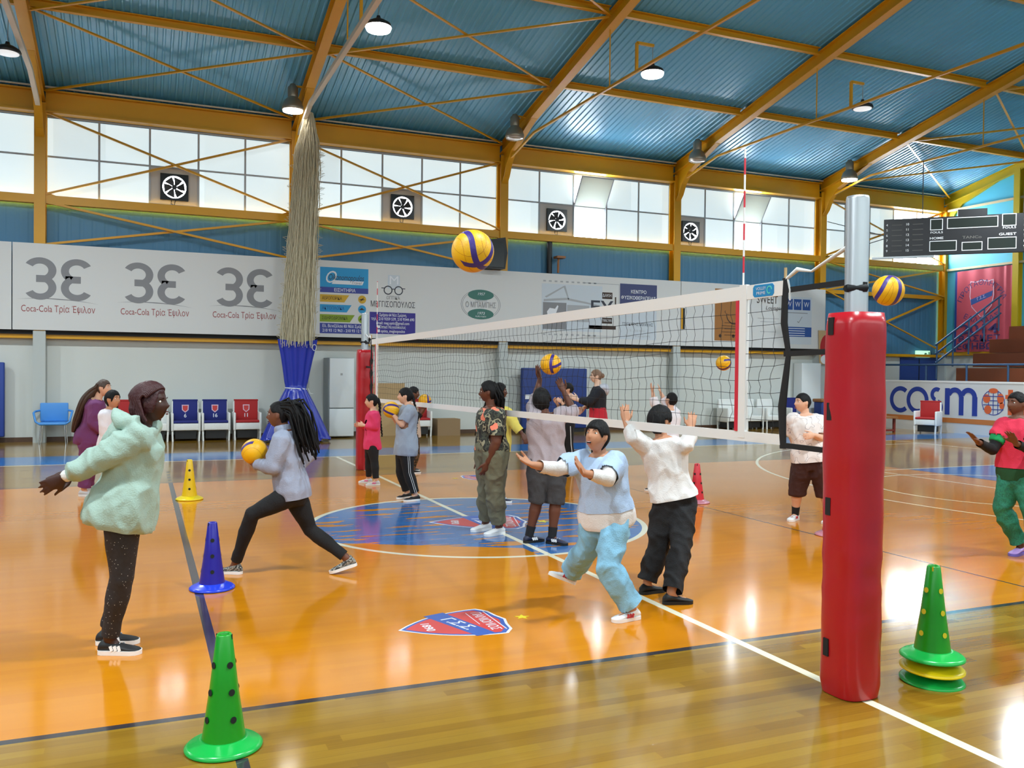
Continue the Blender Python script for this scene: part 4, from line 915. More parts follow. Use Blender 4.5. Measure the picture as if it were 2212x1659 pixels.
for i, (x, z) in enumerate(((19.2, 1.87), (19.9, 2.32), (20.6, 2.76), (21.2, 3.17))):
    MB().box((x, -11, max(0, z-.41)), ((21.4, 21.25, 20.68, 19.98)[3-i], (10.02 if i < 3 else 9.82), z)).build('step', 'bleacher_brown', t)
MB().box((19.25, -10.9, 0), (21.3, 9.95, 1.45)).build('base', 'bleacher_end', t)
t = thing('stair_railing', 'sloping blue stair railing rising beside the brown stand', 'railing', (18.5, 10.12, 1.0))
for dz in (0, -.27, -.54): MB().tube([(18.45, 10.12, 2.55+dz), (21.2, 10.12, 4.14+dz)], .03, 8).build('rail', 'rail_blue', t)
for k in (.02, .26, .5, .74, .97): x = 18.45+2.75*k; z = 2.55+1.59*k; MB().tube([(x, 10.12, z), (x, 10.12, max(1.0, z-1.05))], .025, 8).build('baluster', 'rail_blue', t)
t = thing('barrier_railing', 'blue grey horizontal handrail above the lettered barrier', 'railing', (18.4, 6, 1.4))
MB().tube([(18.4, 12.0, 1.96), (18.4, -11, 1.96)], .03, 8).build('rail', 'rail_blue', t)
for yy in (12.0, 10.4, 9.0, 7.7, 6.3, 4.9, 3.5): MB().tube([(18.4, yy, 1.96), (18.4, yy, 0)], .03, 8).build('baluster', 'rail_blue', t)
t = thing('hanging_flag', 'tall red club flag with crest and lettering on the right end wall', 'flag', (21.3, 10.8, 2.4))
fl = MB(); g = []
for i in range(25):
    y = 11.82-1.97*i/24; g.append([(21.33-.02*math.sin(i*.9)-(.03*math.sin(i*2.1) if i > 17 else 0), y, z) for z in (2.42, 3.3, 4.2, 5.05+.03*i/24)])
fl.loft(g, cap=False, closed=False).build('cloth', 'flag_red', t)
FO = (21.29, 0, 0)
shapes([[(-11.9, 2.42), (-11.82, 2.42), (-11.82, 5.05), (-11.9, 5.05)]], (21.34, 0, 0), NYv, EZ, 'mat_royal', t, 'border', .004)
sh_ = [(0, .62), (.22, .56), (.42, .60), (.44, .1), (.36, -.25), (0, -.62)]; sh_ = sh_+[(-x, y) for x, y in sh_[-2:0:-1]]
shapes([[(-10.87+x, 4.1+y*1.0) for x, y in sh_]], FO, NYv, EZ, 'flag_white', t, 'shield', .003); shapes([[(-10.87+x*.93, 4.1+y*.94) for x, y in sh_]], FO, NYv, EZ, 'flag_red', t, 'shield', .006)
shapes([[(-11.24, 3.92), (-10.5, 4.17), (-10.47, 4.34), (-11.27, 4.10)]], FO, NYv, EZ, 'print_blue', t, 'sash', .009)
text('Γ.Σ.Σ.', (21.29, 10.87, 4.14), (0, -1, .3), (0, .3, 1), .13, 'flag_white', t, 'lettering', depth=.012)
text('ΠΡΩΤΑΘΛΗΤΡΙΑ', (21.29, 10.87, 4.62), NYv, EZ, .24, 'flag_ink', t, 'lettering', width=2.1, depth=.008, arc=.85); text('ΕΛΛΑΔΑΣ', (21.29, 10.87, 3.42), NYv, EZ, .24, 'flag_ink', t, 'lettering', width=1.3, depth=.008, arc=-1.3)
for s, z, w, sz in (('2014', 3.13, 1.35, .42), ('ΒΑΣΚΕΤ', 2.83, 1.5, .27), ('ΕΦΗΒΩΝ', 2.58, 1.6, .27)): text(s, (21.29, 10.95, z), NYv, EZ, sz, 'flag_ink', t, 'lettering', width=w, depth=.008, bold=.02)
d = struct(MB().box((19.7, 12.56, 0), (21.35, 12.61, 2.22)).build('door_1', 'door_blue')); MB().box((20.5, 12.55, 0), (20.53, 12.56, 2.2)).build('door_gap', 'black', d); MB().box((20.3, 12.5, 1.0), (20.45, 12.56, 1.04)).build('handle', 'steel', d)
tag(MB().rbox((20.32, 12.48, 2.24), (20.92, 12.56, 2.46), .01).build('exit_sign', 'exit_green'), 'small glowing pale green exit sign above the blue door', 'sign')
shapes([[(20.66, 2.29), (20.70, 2.29), (20.72, 2.35), (20.78, 2.33), (20.79, 2.35), (20.72, 2.39), (20.66, 2.38)], rect(20.84, 2.28, 20.89, 2.42)], (0, 12.475, 0), EX, EZ, 'print_green', S.objects['exit_sign'], 'pictogram')

# ================================================================== people
# joints in world metres
POSES = {
  'hoodie': dict(H=1.56,pel=(-3.49,-3.373,0.84),nb=(-3.391,-3.407,1.301),head=(-3.342,-3.426,1.446),face=(0.899,-0.437,0.041),l=dict(sh=(-3.408,-3.238,1.235),el=(-3.569,-3.193,1.128),wr=(-3.763,-3.144,1.028),ft=(-3.925,-3.163,0.96),hip=(-3.491,-3.286,0.794),kn=(-3.491,-3.244,0.414),an=(-3.575,-3.164,0.086),heel=(-3.627,-3.152,0),toe=(-3.392,-3.209,0)),r=dict(sh=(-3.407,-3.564,1.26),el=(-3.577,-3.548,1.154),wr=(-3.785,-3.461,1.044),ft=(-3.929,-3.423,0.963),hip=(-3.493,-3.459,0.821),kn=(-3.497,-3.444,0.454),an=(-3.558,-3.361,0.086),heel=(-3.607,-3.341,0),toe=(-3.382,-3.429,0))),
  'purple': dict(H=1.52,pel=(-4.006,3.523,0.743),nb=(-3.91,3.49,1.225),head=(-3.834,3.46,1.38),face=(0.876,-0.482,0.012),l=dict(sh=(-3.916,3.644,1.147),el=(-3.905,3.668,0.923),wr=(-3.792,3.563,0.802),ft=(-3.731,3.514,0.744),hip=(-4.01,3.611,0.706),kn=(-4.003,3.707,0.379),an=(-4.033,3.819,0.084),heel=(-4.084,3.809,0),toe=(-3.852,3.852,0)),r=dict(sh=(-3.925,3.343,1.16),el=(-3.944,3.315,0.945),wr=(-3.838,3.322,0.807),ft=(-3.773,3.315,0.736),hip=(-4.013,3.439,0.72),kn=(-4.011,3.432,0.396),an=(-4.059,3.446,0.084),heel=(-4.108,3.463,0),toe=(-3.885,3.386,0))),
  'whitegirl': dict(H=1.31,pel=(-3.733,2.322,0.735),nb=(-3.729,2.328,1.146),head=(-3.7,2.317,1.271),face=(0.797,-0.604,0.014),l=dict(sh=(-3.687,2.417,1.082),el=(-3.667,2.427,0.9),wr=(-3.605,2.323,0.797),ft=(-3.564,2.25,0.748),hip=(-3.725,2.394,0.696),kn=(-3.707,2.466,0.442),an=(-3.703,2.542,0.072),heel=(-3.747,2.534,-0),toe=(-3.548,2.572,0)),r=dict(sh=(-3.77,2.235,1.092),el=(-3.779,2.214,0.906),wr=(-3.71,2.205,0.782),ft=(-3.651,2.178,0.724),hip=(-3.74,2.249,0.709),kn=(-3.73,2.241,0.457),an=(-3.716,2.23,0.072),heel=(-3.758,2.245,0),toe=(-3.566,2.178,0))),
  'runner': dict(H=1.42,pel=(-2.278,-1.768,0.669),nb=(-2.338,-1.734,1.144),head=(-2.376,-1.716,1.284),face=(-0.898,0.436,-0.061),l=dict(sh=(-2.381,-1.858,1.095),el=(-2.443,-1.879,0.887),wr=(-2.562,-1.665,0.887),ft=(-2.58,-1.569,0.945),hip=(-2.303,-1.834,0.65),kn=(-2.586,-1.774,0.508),an=(-2.695,-1.576,0.078),heel=(-2.653,-1.601,0),toe=(-2.843,-1.489,0)),r=dict(sh=(-2.283,-1.617,1.082),el=(-2.131,-1.609,0.936),wr=(-2.232,-1.676,0.851),ft=(-2.3,-1.69,0.855),hip=(-2.246,-1.706,0.629),kn=(-2.127,-1.733,0.348),an=(-1.852,-1.869,0.12),heel=(-1.785,-1.88,0.058),toe=(-1.995,-1.845,-0))),
  'pink': dict(H=1.29,pel=(-0.329,3.434,0.574),nb=(-0.318,3.438,1.06),head=(-0.337,3.448,1.193),face=(-0.966,0.25,-0.057),l=dict(sh=(-0.335,3.313,1),el=(-0.318,3.271,0.837),wr=(-0.464,3.387,0.852),ft=(-0.538,3.441,0.87),hip=(-0.339,3.367,0.546),kn=(-0.318,3.334,0.33),an=(-0.301,3.302,0.071),heel=(-0.257,3.298,0),toe=(-0.456,3.314,0)),r=dict(sh=(-0.313,3.565,0.987),el=(-0.308,3.581,0.817),wr=(-0.471,3.586,0.84),ft=(-0.541,3.573,0.848),hip=(-0.331,3.505,0.534),kn=(-0.345,3.554,0.308),an=(-0.336,3.594,0.071),heel=(-0.295,3.58,0),toe=(-0.484,3.644,0))),
  'greytee': dict(H=1.44,pel=(-0.31,1.786,0.662),nb=(-0.28,1.782,1.201),head=(-0.313,1.798,1.318),face=(-0.938,0.346,0.01),l=dict(sh=(-0.309,1.641,1.132),el=(-0.401,1.645,0.971),wr=(-0.479,1.734,1.077),ft=(-0.532,1.78,1.157),hip=(-0.319,1.713,0.645),kn=(-0.289,1.724,0.363),an=(-0.197,1.708,0.079),heel=(-0.149,1.717,0),toe=(-0.369,1.678,0)),r=dict(sh=(-0.262,1.925,1.118),el=(-0.343,1.979,0.956),wr=(-0.436,1.955,1.053),ft=(-0.501,1.94,1.114),hip=(-0.312,1.862,0.632),kn=(-0.325,1.936,0.352),an=(-0.231,1.965,0.079),heel=(-0.185,1.984,0),toe=(-0.391,1.897,-0))),
  'camopants': dict(H=1.38,pel=(0.603,4.495,0.634),nb=(0.581,4.513,1.12),head=(0.601,4.507,1.276),face=(0.95,-0.299,-0.09),l=dict(sh=(0.625,4.633,1.034),el=(0.69,4.614,0.862),wr=(0.754,4.545,0.955),ft=(0.781,4.512,1.038),hip=(0.63,4.559,0.592),kn=(0.681,4.643,0.3),an=(0.657,4.76,0.076),heel=(0.613,4.743,0),toe=(0.813,4.819,0)),r=dict(sh=(0.55,4.383,1.045),el=(0.589,4.353,0.871),wr=(0.68,4.381,0.978),ft=(0.729,4.394,1.058),hip=(0.583,4.427,0.602),kn=(0.629,4.42,0.322),an=(0.582,4.453,0.076),heel=(0.538,4.437,0),toe=(0.739,4.51,0))),
  'camotop': dict(H=1.62,pel=(-0.157,-0.766,0.86),nb=(-0.163,-0.756,1.277),head=(-0.185,-0.744,1.44),face=(-0.865,0.498,-0.062),l=dict(sh=(-0.168,-0.918,1.202),el=(-0.19,-0.967,0.956),wr=(-0.25,-0.902,0.755),ft=(-0.276,-0.86,0.633),hip=(-0.153,-0.855,0.84),kn=(-0.132,-0.789,0.443),an=(-0.058,-0.744,0.089),heel=(-0.006,-0.727,0),toe=(-0.245,-0.805,0)),r=dict(sh=(-0.172,-0.601,1.2),el=(-0.153,-0.548,0.945),wr=(-0.179,-0.541,0.755),ft=(-0.196,-0.535,0.636),hip=(-0.162,-0.677,0.824),kn=(-0.13,-0.581,0.425),an=(-0.102,-0.482,0.089),heel=(-0.049,-0.466,0),toe=(-0.289,-0.541,0))),
  'yellow': dict(H=1.52,pel=(0.751,1.255,0.698),nb=(0.75,1.264,1.193),head=(0.754,1.266,1.391),face=(0.953,-0.299,-0.041),l=dict(sh=(0.69,1.397,1.117),el=(0.652,1.453,0.891),wr=(0.652,1.353,0.751),ft=(0.666,1.291,0.668),hip=(0.742,1.324,0.663),kn=(0.791,1.404,0.336),an=(0.778,1.512,0.084),heel=(0.733,1.538,0),toe=(0.936,1.419,-0)),r=dict(sh=(0.807,1.13,1.129),el=(0.875,1.033,0.973),wr=(0.941,0.982,0.883),ft=(0.98,0.942,0.794),hip=(0.761,1.186,0.675),kn=(0.76,1.205,0.348),an=(0.737,1.235,0.084),heel=(0.692,1.261,0),toe=(0.896,1.143,0))),
  'ballboy': dict(H=1.47,pel=(0.245,-1.198,0.76),nb=(0.239,-1.187,1.23),head=(0.218,-1.143,1.364),face=(0.671,0.737,0.083),l=dict(sh=(0.136,-1.143,1.206),el=(0.198,-1.036,1.379),wr=(0.269,-0.976,1.575),ft=(0.264,-0.929,1.682),hip=(0.179,-1.17,0.742),kn=(0.14,-1.241,0.436),an=(0.059,-1.229,0.081),heel=(0.009,-1.237,-0),toe=(0.234,-1.202,-0)),r=dict(sh=(0.36,-1.239,1.218),el=(0.512,-1.238,1.262),wr=(0.472,-1.109,1.454),ft=(0.434,-1.047,1.582),hip=(0.316,-1.228,0.743),kn=(0.291,-1.328,0.432),an=(0.243,-1.354,0.081),heel=(0.215,-1.312,-0),toe=(0.341,-1.502,-0))),
  'glasses': dict(H=1.48,pel=(3.505,4.845,0.717),nb=(3.519,4.848,1.198),head=(3.526,4.847,1.337),face=(-0.953,0.299,0.041),l=dict(sh=(3.486,4.708,1.114),el=(3.438,4.682,0.946),wr=(3.367,4.759,1.105),ft=(3.308,4.807,1.168),hip=(3.496,4.773,0.697),kn=(3.516,4.75,0.374),an=(3.548,4.723,0.081),heel=(3.599,4.724,0),toe=(3.37,4.717,0)),r=dict(sh=(3.552,4.984,1.103),el=(3.486,5.032,0.945),wr=(3.398,5.006,1.078),ft=(3.344,5.009,1.161),hip=(3.507,4.92,0.688),kn=(3.553,5.022,0.367),an=(3.63,5.112,0.081),heel=(3.678,5.096,0),toe=(3.459,5.165,0))),
  'coach': dict(H=1.68,pel=(3.253,3.242,0.856),nb=(3.251,3.252,1.426),head=(3.224,3.267,1.58),face=(-0.954,0.299,-0.009),l=dict(sh=(3.192,3.113,1.342),el=(3.023,3.128,1.183),wr=(2.887,3.241,1.208),ft=(2.825,3.279,1.251),hip=(3.223,3.156,0.818),kn=(3.221,3.159,0.454),an=(3.24,3.153,0.092),heel=(3.298,3.151,0),toe=(3.037,3.16,0)),r=dict(sh=(3.31,3.389,1.335),el=(3.267,3.459,1.17),wr=(3.121,3.465,1.081),ft=(3.062,3.478,1.022),hip=(3.277,3.329,0.806),kn=(3.317,3.424,0.436),an=(3.381,3.509,0.092),heel=(3.435,3.491,0),toe=(3.188,3.572,0))),
  'lightblue': dict(H=1.42,pel=(-0.461,-3.653,0.678),nb=(-0.531,-3.671,1.085),head=(-0.56,-3.688,1.219),face=(-0.856,-0.458,0.24),l=dict(sh=(-0.451,-3.727,1.041),el=(-0.599,-3.904,0.961),wr=(-0.78,-3.924,1.006),ft=(-0.85,-3.947,1.082),hip=(-0.425,-3.723,0.668),kn=(-0.529,-3.793,0.357),an=(-0.364,-3.847,0.078),heel=(-0.316,-3.842,-0),toe=(-0.535,-3.867,0)),r=dict(sh=(-0.621,-3.567,1.043),el=(-0.82,-3.614,0.997),wr=(-1.033,-3.675,1.042),ft=(-1.135,-3.695,1.09),hip=(-0.515,-3.62,0.644),kn=(-0.538,-3.508,0.407),an=(-0.514,-3.243,0.2),heel=(-0.5,-3.243,0.109),toe=(-0.702,-3.23,0.196))),
  'whiteshirt': dict(H=1.42,pel=(0.33,-3.279,0.695),nb=(0.247,-3.236,1.145),head=(0.234,-3.228,1.285),face=(0.974,0.225,0.018),l=dict(sh=(0.15,-3.196,1.08),el=(-0.001,-3.217,1.162),wr=(0.01,-3.1,1.274),ft=(0.015,-3.068,1.378),hip=(0.278,-3.258,0.659),kn=(0.19,-3.281,0.331),an=(0.091,-3.299,0.078),heel=(0.042,-3.305,0),toe=(0.261,-3.28,0)),r=dict(sh=(0.354,-3.283,1.082),el=(0.365,-3.396,1.113),wr=(0.477,-3.278,1.232),ft=(0.519,-3.24,1.325),hip=(0.391,-3.306,0.661),kn=(0.27,-3.469,0.348),an=(0.098,-3.609,0.078),heel=(0.051,-3.597,0),toe=(0.264,-3.653,0))),
  'armsup': dict(H=1.4,pel=(3.364,1.457,0.603),nb=(3.398,1.452,1.127),head=(3.422,1.444,1.27),face=(-0.229,0.935,0.269),l=dict(sh=(3.303,1.492,1.088),el=(3.208,1.535,1.216),wr=(3.183,1.548,1.371),ft=(3.159,1.56,1.474),hip=(3.317,1.477,0.57),kn=(3.271,1.492,0.272),an=(3.229,1.507,0.077),heel=(3.275,1.492,0),toe=(3.069,1.562,0)),r=dict(sh=(3.482,1.415,1.077),el=(3.429,1.571,1.213),wr=(3.356,1.604,1.356),ft=(3.332,1.616,1.447),hip=(3.424,1.431,0.572),kn=(3.34,1.252,0.284),an=(3.264,1.07,0.077),heel=(3.252,1.024,0),toe=(3.307,1.234,0))),
  'scribble': dict(H=1.44,pel=(3.44,-1.299,0.709),nb=(3.381,-1.266,1.191),head=(3.357,-1.254,1.335),face=(-0.987,0.158,0.013),l=dict(sh=(3.514,-1.346,1.127),el=(3.494,-1.427,0.944),wr=(3.315,-1.481,0.992),ft=(3.232,-1.489,0.984),hip=(3.499,-1.358,0.683),kn=(3.583,-1.358,0.361),an=(3.677,-1.362,0.079),heel=(3.723,-1.345,0),toe=(3.514,-1.423,0)),r=dict(sh=(3.282,-1.203,1.138),el=(3.337,-1.121,0.94),wr=(3.416,-1.125,0.782),ft=(3.455,-1.143,0.704),hip=(3.395,-1.248,0.675),kn=(3.385,-1.155,0.353),an=(3.428,-1.084,0.079),heel=(3.472,-1.063,-0),toe=(3.271,-1.159,-0))),
  'redgreen': dict(H=1.53,pel=(4.049,-3.321,0.752),nb=(4.044,-3.31,1.26),head=(4.043,-3.308,1.401),face=(-0.994,0.111,-0.006),l=dict(sh=(4.091,-3.418,1.194),el=(3.994,-3.511,0.98),wr=(3.737,-3.531,1.059),ft=(3.655,-3.538,1.151),hip=(4.058,-3.38,0.733),kn=(4.025,-3.463,0.47),an=(4.169,-3.516,0.084),heel=(4.219,-3.502,0),toe=(3.99,-3.562,0)),r=dict(sh=(3.976,-3.228,1.192),el=(3.836,-3.227,0.972),wr=(3.622,-3.243,1.051),ft=(3.517,-3.24,1.141),hip=(4.048,-3.267,0.72),kn=(3.965,-3.233,0.426),an=(4.129,-3.306,0.084),heel=(4.18,-3.295,0),toe=(3.948,-3.344,0))),
}
for nm, c in (('brown', (96, 56, 40)), ('dark', (64, 36, 28)), ('deep', (112, 70, 52)), ('tan', (190, 134, 102)), ('fair', (222, 172, 144)), ('pale', (228, 190, 166))): mat('skin_'+nm, c, .5, spec=.35)
mat('eye_white', (228, 224, 218), .3); mat('eye_dark', (24, 16, 14), .25); mat('lip', (150, 78, 72), .45); mat('lip_dark', (92, 44, 42), .45); mat('teeth', (236, 232, 222), .3)
mat('hair_black', (13, 11, 13), .62, spec=.25, bump=.5, bscale=70, bstretch=(1, 1, .25)); mat('hair_brown', (72, 52, 40), .45, bump=.5, bscale=70, bstretch=(1, 1, .2)); mat('hair_wine', (58, 14, 18), .5, bump=.3, bscale=60); mat('hair_light', (126, 96, 74), .5, bump=.4, bscale=60)
def cl(n, c, **k): mat(n, c, .85, bump=.25, bscale=120, **k)
cl('mint_fleece', (160, 184, 172)); cl('plum', (112, 54, 104)); cl('soft_white', (232, 226, 232)); cl('grey_knit', (150, 156, 176)); cl('black_cloth', (18, 17, 20)); cl('pink_knit', (224, 56, 104)); cl('grey_tee', (150, 160, 176))
cl('khaki', (108, 108, 88)); cl('mauve', (162, 150, 156)); cl('charcoal', (52, 50, 52)); cl('yellow_knit', (226, 206, 96)); cl('coach_black', (22, 24, 34)); cl('coach_red', (196, 34, 52)); cl('pale_blue', (172, 194, 224)); cl('sky_trouser', (132, 186, 216)); cl('white_tee', (224, 220, 218))
cl('brown_short', (62, 32, 30)); cl('kit_red', (220, 48, 78)); cl('kit_green', (20, 150, 84)); cl('forest', (22, 72, 36)); cl('sock_black', (20, 20, 24)); cl('grey_fleece', (186, 188, 200)); cl('tan_knit', (196, 176, 160))
pattern('speckle', 'v', [(200, 196, 190), (34, 32, 36), (30, 28, 32)], 60); pattern('camo_flower', 'noise', [(28, 30, 28), (60, 64, 52), (28, 30, 28), (150, 146, 120), (34, 36, 34), (90, 96, 78)], 13); overlay(MATS['camo_flower'], (238, 132, 104), 5.5, .60, 2.0); pattern('camo_brown', 'noise', [(26, 22, 20), (96, 72, 48), (40, 32, 26), (120, 92, 62)], 16)
pattern('green_marl', 'noise', [(22, 110, 84), (30, 124, 96), (24, 104, 82), (46, 140, 112)], 60); pattern('scribble', 'contour', [(230, 220, 216), (150, 140, 150), (232, 222, 218)], 9); pattern('leopard', 'noise', [(40, 38, 38), (150, 148, 140), (48, 46, 44), (188, 184, 174)], 45)
mat('shoe_black', (20, 20, 22), .6); mat('shoe_white', (232, 232, 234), .5); mat('shoe_grey', (206, 206, 210), .55); mat('shoe_navy', (30, 34, 60), .5); mat('shoe_lilac', (176, 140, 206), .5); mat('sole_white', (236, 236, 236), .5); mat('sole_black', (18, 18, 18), .6); mat('sole_lilac', (110, 100, 190), .5); mat('accent_pink', (232, 100, 150), .5); mat('accent_red', (196, 50, 60), .5)

def smooth(a, b, x):
    t = max(0, min(1, (x-a)/(b-a))); return t*t*(3-2*t)
def head_pt(az, el, face=True):
    """az from the front towards the left ear, el up; returns x left, y front, z up (metres, adult-child 0.215 m head)"""
    ce, se = math.cos(el), math.sin(el); dx, dy, dz = ce*math.sin(az), ce*math.cos(az), se
    x, y, z = dx*.073, dy*(.092 if dy > 0 else .097), dz*.110
    if z < 0:
        t = min(1, -z/.110); x *= 1-.26*t*t
        if dy < 0: y *= 1-.42*t
        else: y = y*(1+.02*t)+.010*t*max(0, ce)
    if dy > 0: y *= 1-.10*(1-abs(dx))*0
    if face and dy > 0:
        g = lambda cx, cz, sx, sz: math.exp(-((x-cx)/sx)**2-((z-cz)/sz)**2)
        y += .024*g(0, -.020, .011, .014)+.013*g(0, .002, .008, .022)          # nose
        y += .004*g(.028, .034, .026, .010)+.004*g(-.028, .034, .026, .010)     # brow
        y -= .009*g(.031, .012, .016, .012)+.009*g(-.031, .012, .016, .012)     # sockets
        y += .007*g(0, -.052, .020, .006)+.006*g(0, -.066, .017, .006)-.003*g(0, -.059, .022, .003)
        y += .008*g(0, -.090, .020, .014)+.004*(g(.040, -.020, .018, .02)+g(-.040, -.020, .018, .02))
    return x, y, z
class Head:
    def __init__(s, c, f, up=None, k=1.0):
        s.c = Vector(c); s.f = Vector(f).normalized(); u = Vector(up or (0, 0, 1)); s.u = (u-s.f*u.dot(s.f)).normalized(); s.l = s.u.cross(s.f); s.k = k
    def w(s, x, y, z): return s.c+(s.l*x+s.f*y+s.u*z)*s.k
    def skin(s, mb, n=44, m=26):
        rings = []
        for i in range(m+1):
            el = -PI/2+PI*i/m; rings.append([s.w(*head_pt(2*PI*j/n, el)) for j in range(n)])
        mb.loft(rings)
        for sg in (-1, 1): mb.ell(s.w(sg*.074, -.006, -.004), (.010*s.k, .017*s.k, .030*s.k), (s.l, (s.f-s.u*.15).normalized(), s.u), 12)
    def features(s, mb, smile=0):
        for sg in (-1, 1):
            mb.ell(s.w(sg*.031, .0715, .011), (.0135*s.k, .008*s.k, .0080*s.k), (s.l, s.f, s.u), 12, 1)
            mb.ell(s.w(sg*.031, .0768, .011), (.0060*s.k, .0038*s.k, .0064*s.k), (s.l, s.f, s.u), 10, 2)
            mb.tube([s.w(sg*.014, .0895, .030), s.w(sg*.030, .0885, .036), s.w(sg*.047, .0785, .029)], [.0022*s.k, .0030*s.k, .0014*s.k], 6, 4)
        if smile:
            mb.ell(s.w(0, .0945, -.060), (.020*s.k, .006*s.k, .0095*s.k), (s.l, s.f, s.u), 14, 2); mb.ell(s.w(0, .0965, -.0555), (.016*s.k, .0055*s.k, .004*s.k), (s.l, s.f, s.u), 12, 5)
        mb.ell(s.w(0, .0975, -.0525-.0*smile), (.019*s.k, .0052*s.k, .0045*s.k), (s.l, s.f, s.u), 12, 3); mb.ell(s.w(0, .0965, -.066-.006*smile), (.017*s.k, .0055*s.k, .005*s.k), (s.l, s.f, s.u), 12, 3)
    def cap(s, mb, front=.058, side=.0, back=-.07, vol=1.10, seed=0, rough=.03, lift=.0, n=64, m=40, ear=True):
        """hair that hugs the skull above the hair line"""
        rings = []
        for i in range(m+1):
            el = -PI/2+PI*i/m; ring = []
            for j in range(n):
                az = 2*PI*j/n; a = min(az, 2*PI-az)
                line = front+(side-front)*smooth(.55, 1.25, a) if a < 1.35 else side+(back-side)*smooth(1.45, 2.3, a)
                if ear and 1.25 < a < 1.8: line = max(line, .012)      # clear of the ear
                x, y, z = head_pt(az, el, False)
                q = smooth(line-.010, line+.006, z)
                nz = noise.noise(Vector((x*38+seed, y*38, z*16)))
                k = .88+(vol+rough*nz-.88)*q
                ring.append(s.w(x*k, y*k, z*k+lift*q*max(0, z)/.11))
            rings.append(ring)
        mb.loft(rings)
def hand(mb, wr, ft, n, ts, H_, curl=.35, spread=.10):
    d = (ft-wr).normalized(); n = Vector(n); n = (n-d*n.dot(d)).normalized(); t = d.cross(n)*ts; L = .108*H_
    def ringed(pts, rr): mb.tube(pts, rr, 10, round_=True, up=n)
    rings = []
    for q, a, b in ((-.14, .0155, .0145), (0, .0165, .0125), (.2, .0235, .0115), (.42, .0265, .0105), (.56, .0245, .0085)):
        rings.append([wr+d*(q*L)+t*(a*H_*math.cos(2*PI*j/14))+n*(b*H_*math.sin(2*PI*j/14)) for j in range(14)])
    mb.loft(rings)
    for i, (o, ln) in enumerate(((.74, .40), (.26, .47), (-.24, .44), (-.72, .34))):
        b = wr+d*(.50*L)+t*(o*.0235*H_); dr = (d+t*(o*spread*2.2)).normalized(); pts = [b]; ang = curl*(.35+.10*i*(1 if curl > .2 else 0))
        for sgm, fr_ in ((0, .42), (1, .33), (2, .25)):
            dr = (dr*math.cos(ang)+n*math.sin(ang)).normalized(); pts.append(pts[-1]+dr*(ln*L*fr_)); ang = curl*.9
        ringed(pts, [.0062*H_, .0058*H_, .0052*H_, .0044*H_])
    b = wr+d*(.12*L)+t*(.015*H_); d1 = (d*.72+t*.62+n*.25).normalized(); d2 = (d*.92+t*.25+n*.35).normalized()
    ringed([b, b+d1*(.24*L), b+d1*(.24*L)+d2*(.20*L), b+d1*(.24*L)+d2*(.36*L)], [.0085*H_, .0075*H_, .0064*H_, .0052*H_])
TORSO = ((-.24, .050, .050, 0), (-.13, .088, .066, -.004), (.03, .099, .069, -.004), (.20, .094, .063, 0), (.38, .085, .058, .003), (.62, .096, .063, .004), (.82, .102, .060, 0), (.94, .088, .052, -.004), (1.0, .064, .045, -.006), (1.05, .042, .040, -.006))
